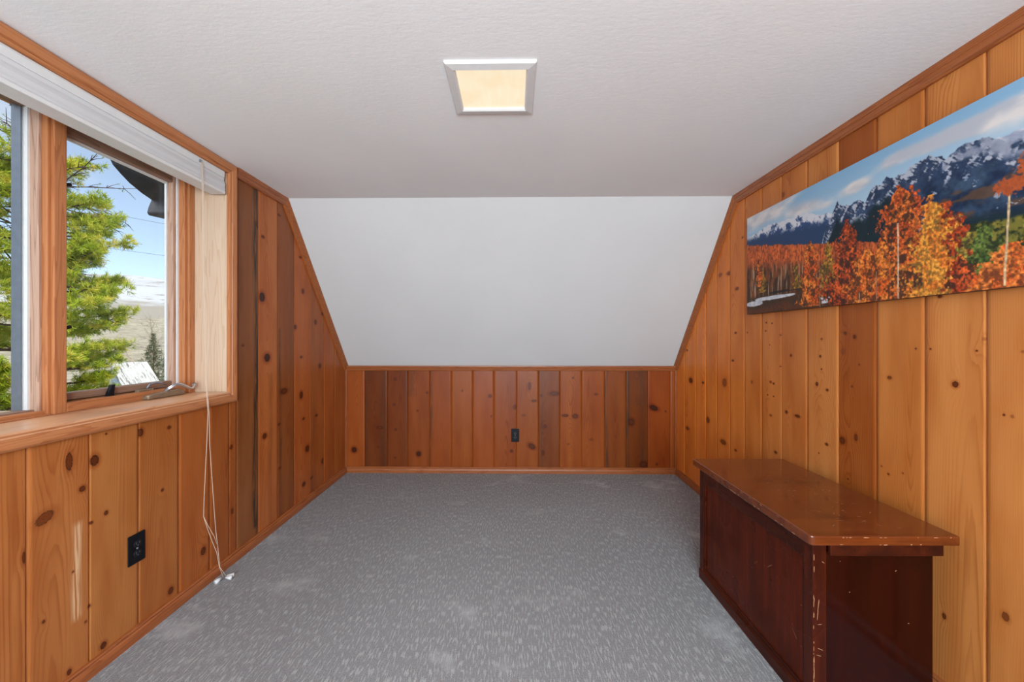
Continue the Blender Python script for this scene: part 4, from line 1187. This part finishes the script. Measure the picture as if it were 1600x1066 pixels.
def pine(loc, label, height, seed, prof, zlow, ntier):
    """prof(z above base) -> crown radius"""
    g = random.Random(seed); t = thing('pine_tree', label, 'tree', loc, 0)
    m = MB(); pts = [(.06 * math.sin(k * .9), .06 * math.cos(k * 1.3), height * k / 10) for k in range(11)]
    m.tube(pts, .1, 10, taper=[.13 * (1 - .88 * k / 10) for k in range(11)]); m.build('trunk', M_BARK, t)
    mb = MB(); tufts = []
    z = zlow
    while z < height - .05:
        for k in range(g.randint(4, 6)):
            a = g.uniform(0, 2 * PI); R_ = prof(z, a) * g.uniform(.72, 1.08)
            if R_ < .08: continue
            rise = g.uniform(.05, .34) * R_; pts = []
            for s in range(6):
                f = s / 5; pts.append(Vector((math.cos(a) * R_ * f, math.sin(a) * R_ * f, z + rise * f ** 1.6 - .08 * R_ * math.sin(f * PI) + g.uniform(-.02, .02))))
            mb.tube(pts, .012, 5, taper=[.022 * (1 - .75 * s / 5) * (.5 + R_ / 3) for s in range(6)])
            for q in range(int(6 + R_ * 17)):
                f = g.uniform(.28, 1.0) ** .7; i = min(int(f * 5), 4); p = pts[i].lerp(pts[i + 1], f * 5 - i)
                b = a + g.choice((-1, 1)) * g.uniform(.3, 1.3); l2 = g.uniform(.02, .24) * (1.15 - .5 * f)
                cc = p + Vector((math.cos(b), math.sin(b), g.uniform(-.05, .5))) * l2
                tn = min(1, max(0, g.gauss(.55 + .06 * (z / height), .20)))
                for w_ in range(g.randint(4, 7)):      # a rounded clump of needle tufts
                    off = Vector((g.gauss(0, 1), g.gauss(0, 1), g.gauss(.25, .7))).normalized() * g.uniform(.015, .065)
                    axv = (off.normalized() + Vector((math.cos(a), math.sin(a), .8)) * .5).normalized()
                    tufts.append((tuple(cc + off), tuple(axv), g.uniform(.045, .075), min(1, max(0, tn + g.gauss(0, .1)))))
        z += (height - zlow) / ntier * g.uniform(.7, 1.3)
    mb.build('branches', M_BARK, t)
    # dry twiggy branches reaching above the needles
    mt_ = MB()
    for k in range(26):
        a = g.uniform(0, 2 * PI); p = Vector((0, 0, height * g.uniform(.80, .99))); d = Vector((math.cos(a), math.sin(a), g.uniform(-.1, .9))).normalized(); q = p; pts = [p]
        L_ = g.uniform(.5, 1.25)
        for s in range(6):
            d = (d + Vector((g.gauss(0, .22), g.gauss(0, .22), g.gauss(-.04, .15)))).normalized(); q = q + d * L_ / 6; pts.append(q)
            for w_ in range(3):
                e = q + (d + Vector((g.gauss(0, .8), g.gauss(0, .8), g.gauss(0, .6)))).normalized() * g.uniform(.08, .22); mt_.tube([q, q.lerp(e, .5) + Vector((0, 0, .01)), e], .004, 4, taper=[.005, .004, .002])
                if g.random() < .5: tufts.append((tuple(e), (d.x, d.y, d.z), .03, .3))
        mt_.tube(pts, .01, 5, taper=[.012 * (1 - .12 * s) for s in range(7)])
    mt_.build('bare_twigs', M_TWIG, t)
    needles(tufts, 'foliage', M_PINE, t, 18)
    return t
# the big bright pine close to the window
TX, TY = -6.40, 5.25
def prof(z, a):
    zz = z + GZ       # world height
    base = np.interp(zz, [-2.5, -.3, .6, .95, 1.38, 1.8, 2.33, 2.8, 3.17, 3.6, 3.95], [1.0, .9, .70, .86, .95, .78, 1.02, .86, .66, .42, .12])
    return float(base) * (1 + .16 * math.sin(3 * a + zz * 5) + .10 * math.sin(zz * 9))
pine((TX, TY, GZ), 'bright yellow-green pine filling the view outside the window', 8.1, 3, prof, 2.6, 38)
# leafless trees
def bare(loc, label, h, seed, spread, mat, r0=.03, name='bare_tree', depth=4, nb=5):
    g = random.Random(seed); t = thing(name, label, 'tree', loc, 0); m = MB()
    def grow(p, d, l, r, k):
        pts = [p]; q = p; dd = d
        for s in range(4):
            dd = (dd + Vector((g.gauss(0, .16), g.gauss(0, .16), g.gauss(.03, .1)))).normalized(); q = q + dd * l / 4; pts.append(q)
        m.tube(pts, r, 5, taper=[r * (1 - .12 * s) for s in range(5)])
        if k == 0: return
        for b in range(nb if k > 1 else nb - 1):
            i = g.randint(1, 4); nd = (dd + Vector((g.gauss(0, spread), g.gauss(0, spread), g.gauss(.05, spread * .6)))).normalized()
            grow(pts[i], nd, l * g.uniform(.45, .7), r * .55, k - 1)
    grow(Vector((0, 0, 0)), Vector((0, 0, 1)), h * .62, r0, depth)
    m.build('branches', mat, t); return t

def spruce(loc, label, h, r, seed):
    g = random.Random(seed); t = thing('spruce_tree', label, 'tree', loc, 0)
    m = MB(); m.tube([(0, 0, 0), (0, 0, h * .5), (0, 0, h)], .1, 6, taper=[.1, .06, .01]); m.build('trunk', M_BARK, t)
    tufts = []
    for q in range(900):
        f = g.random() ** .6; z = h * (1 - f * .94); R_ = r * f * g.uniform(.15, 1.05) + .03; a = g.uniform(0, 2 * PI)
        tufts.append(((R_ * math.cos(a), R_ * math.sin(a), z - .15 * R_), (math.cos(a) * .8, math.sin(a) * .8, .3), g.uniform(.16, .3), g.random()))
    needles(tufts, 'foliage', M_SPRUCE, t, 10); return t
M_PALE_TW = bark('pale_aspen_twigs', (190, 176, 156))
def gp(x, y): return (x, y, float(ground_h(np.array(x), np.array(y))) - .05)
spruce(gp(-34.2, 37.0), 'small dark green spruce behind the white-roofed shed', 5.8, 1.9, 8)
bare(gp(-38.0, 42.4), 'pale leafless aspen right of the small spruce', 7.4, 31, .35, M_PALE_TW, .06, 'aspen_tree', 3)
bare(gp(-44.0, 46.5), 'thin pale leafless aspen left of the small spruce', 6.4, 35, .35, M_PALE_TW, .05, 'aspen_tree', 3)
M_BUSH = bark('grey_willow_twigs', (170, 160, 148))
bare(gp(-72.0, 78.0), 'rounded grey leafless willow in the field beyond the spruce', 9.5, 41, .9, M_BUSH, .10, 'willow_tree', 4)
# weathered shed with a steep single-pitch roof
sh2 = thing('shed', 'weathered grey shed with a streaky white metal roof below the pine', 'shed', (-25.8, 26.0, GZ), math.radians(75))
m = MB(); m.prism([(0, 0), (1.6, 0), (1.6, 3.55), (0, 1.75)], lambda u, v, h: (h, u, v), 0, 2.1)
m.build('shed_walls', plain('grey_shed_boards', lin(150, 164, 180), .8, noise_amt=.15, nscale=6), sh2)
def roof_mat():
    m, t, bs = new_mat('streaky_white_roof'); tc = t.n('ShaderNodeTexCoord')
    n1 = t.noise(t.mapped(tc.outputs['Object'], (9, 1.2, 1.2)), 1, 4, .7)
    t.l(t.mix(t.ss(n1, .50, .64), lin(198, 197, 194), lin(110, 104, 98)), bs.inputs['Base Color']); bs.inputs['Roughness'].default_value = .6
    return m
m = MB(); m.prism([(-.30, 1.43), (1.72, 3.70), (1.72, 3.76), (-.34, 1.47)], lambda u, v, h: (h, u, v), -.05, 2.2)
m.build('shed_roof', roof_mat(), sh2)
# dark rake of the house roof past the window
m = MB()
ev = [(2.28, 2.50), (2.318, 2.314), (2.345, 2.268), (2.395, 2.232), (2.45, 2.198), (2.53, 2.165), (2.600, 2.146), (2.578, 2.09), (2.568, 2.052), (2.580, 2.036), (2.72, 2.05), (3.3, 1.45), (3.5, 1.5), (2.9, 2.6)]
m.prism(ev, lambda u, v, h: (h, u, v), -2.42, -1.9)
struct(m.build('trim_12', plain('dark_roof_rake', lin(52, 56, 66), .7, noise_amt=.1), bevel=.006), 'dark roof rake outside the window')
# thin overhead wires
M_WIRE = plain('wire', lin(110, 112, 120), .6)
for k, (z0, z1, lb) in enumerate(((9.4, 9.9, 'thin overhead wire crossing the upper sky'), (7.2, 7.5, 'thin overhead wire crossing the lower sky above the pine'))):
    m = MB(); m.tube([(-40, 2, z0), (-34, 14, (z0 + z1) / 2 - .25), (-26, 30, z1)], .012, 5)
    tag(m.build('overhead_wire', M_WIRE), lb, 'wire')
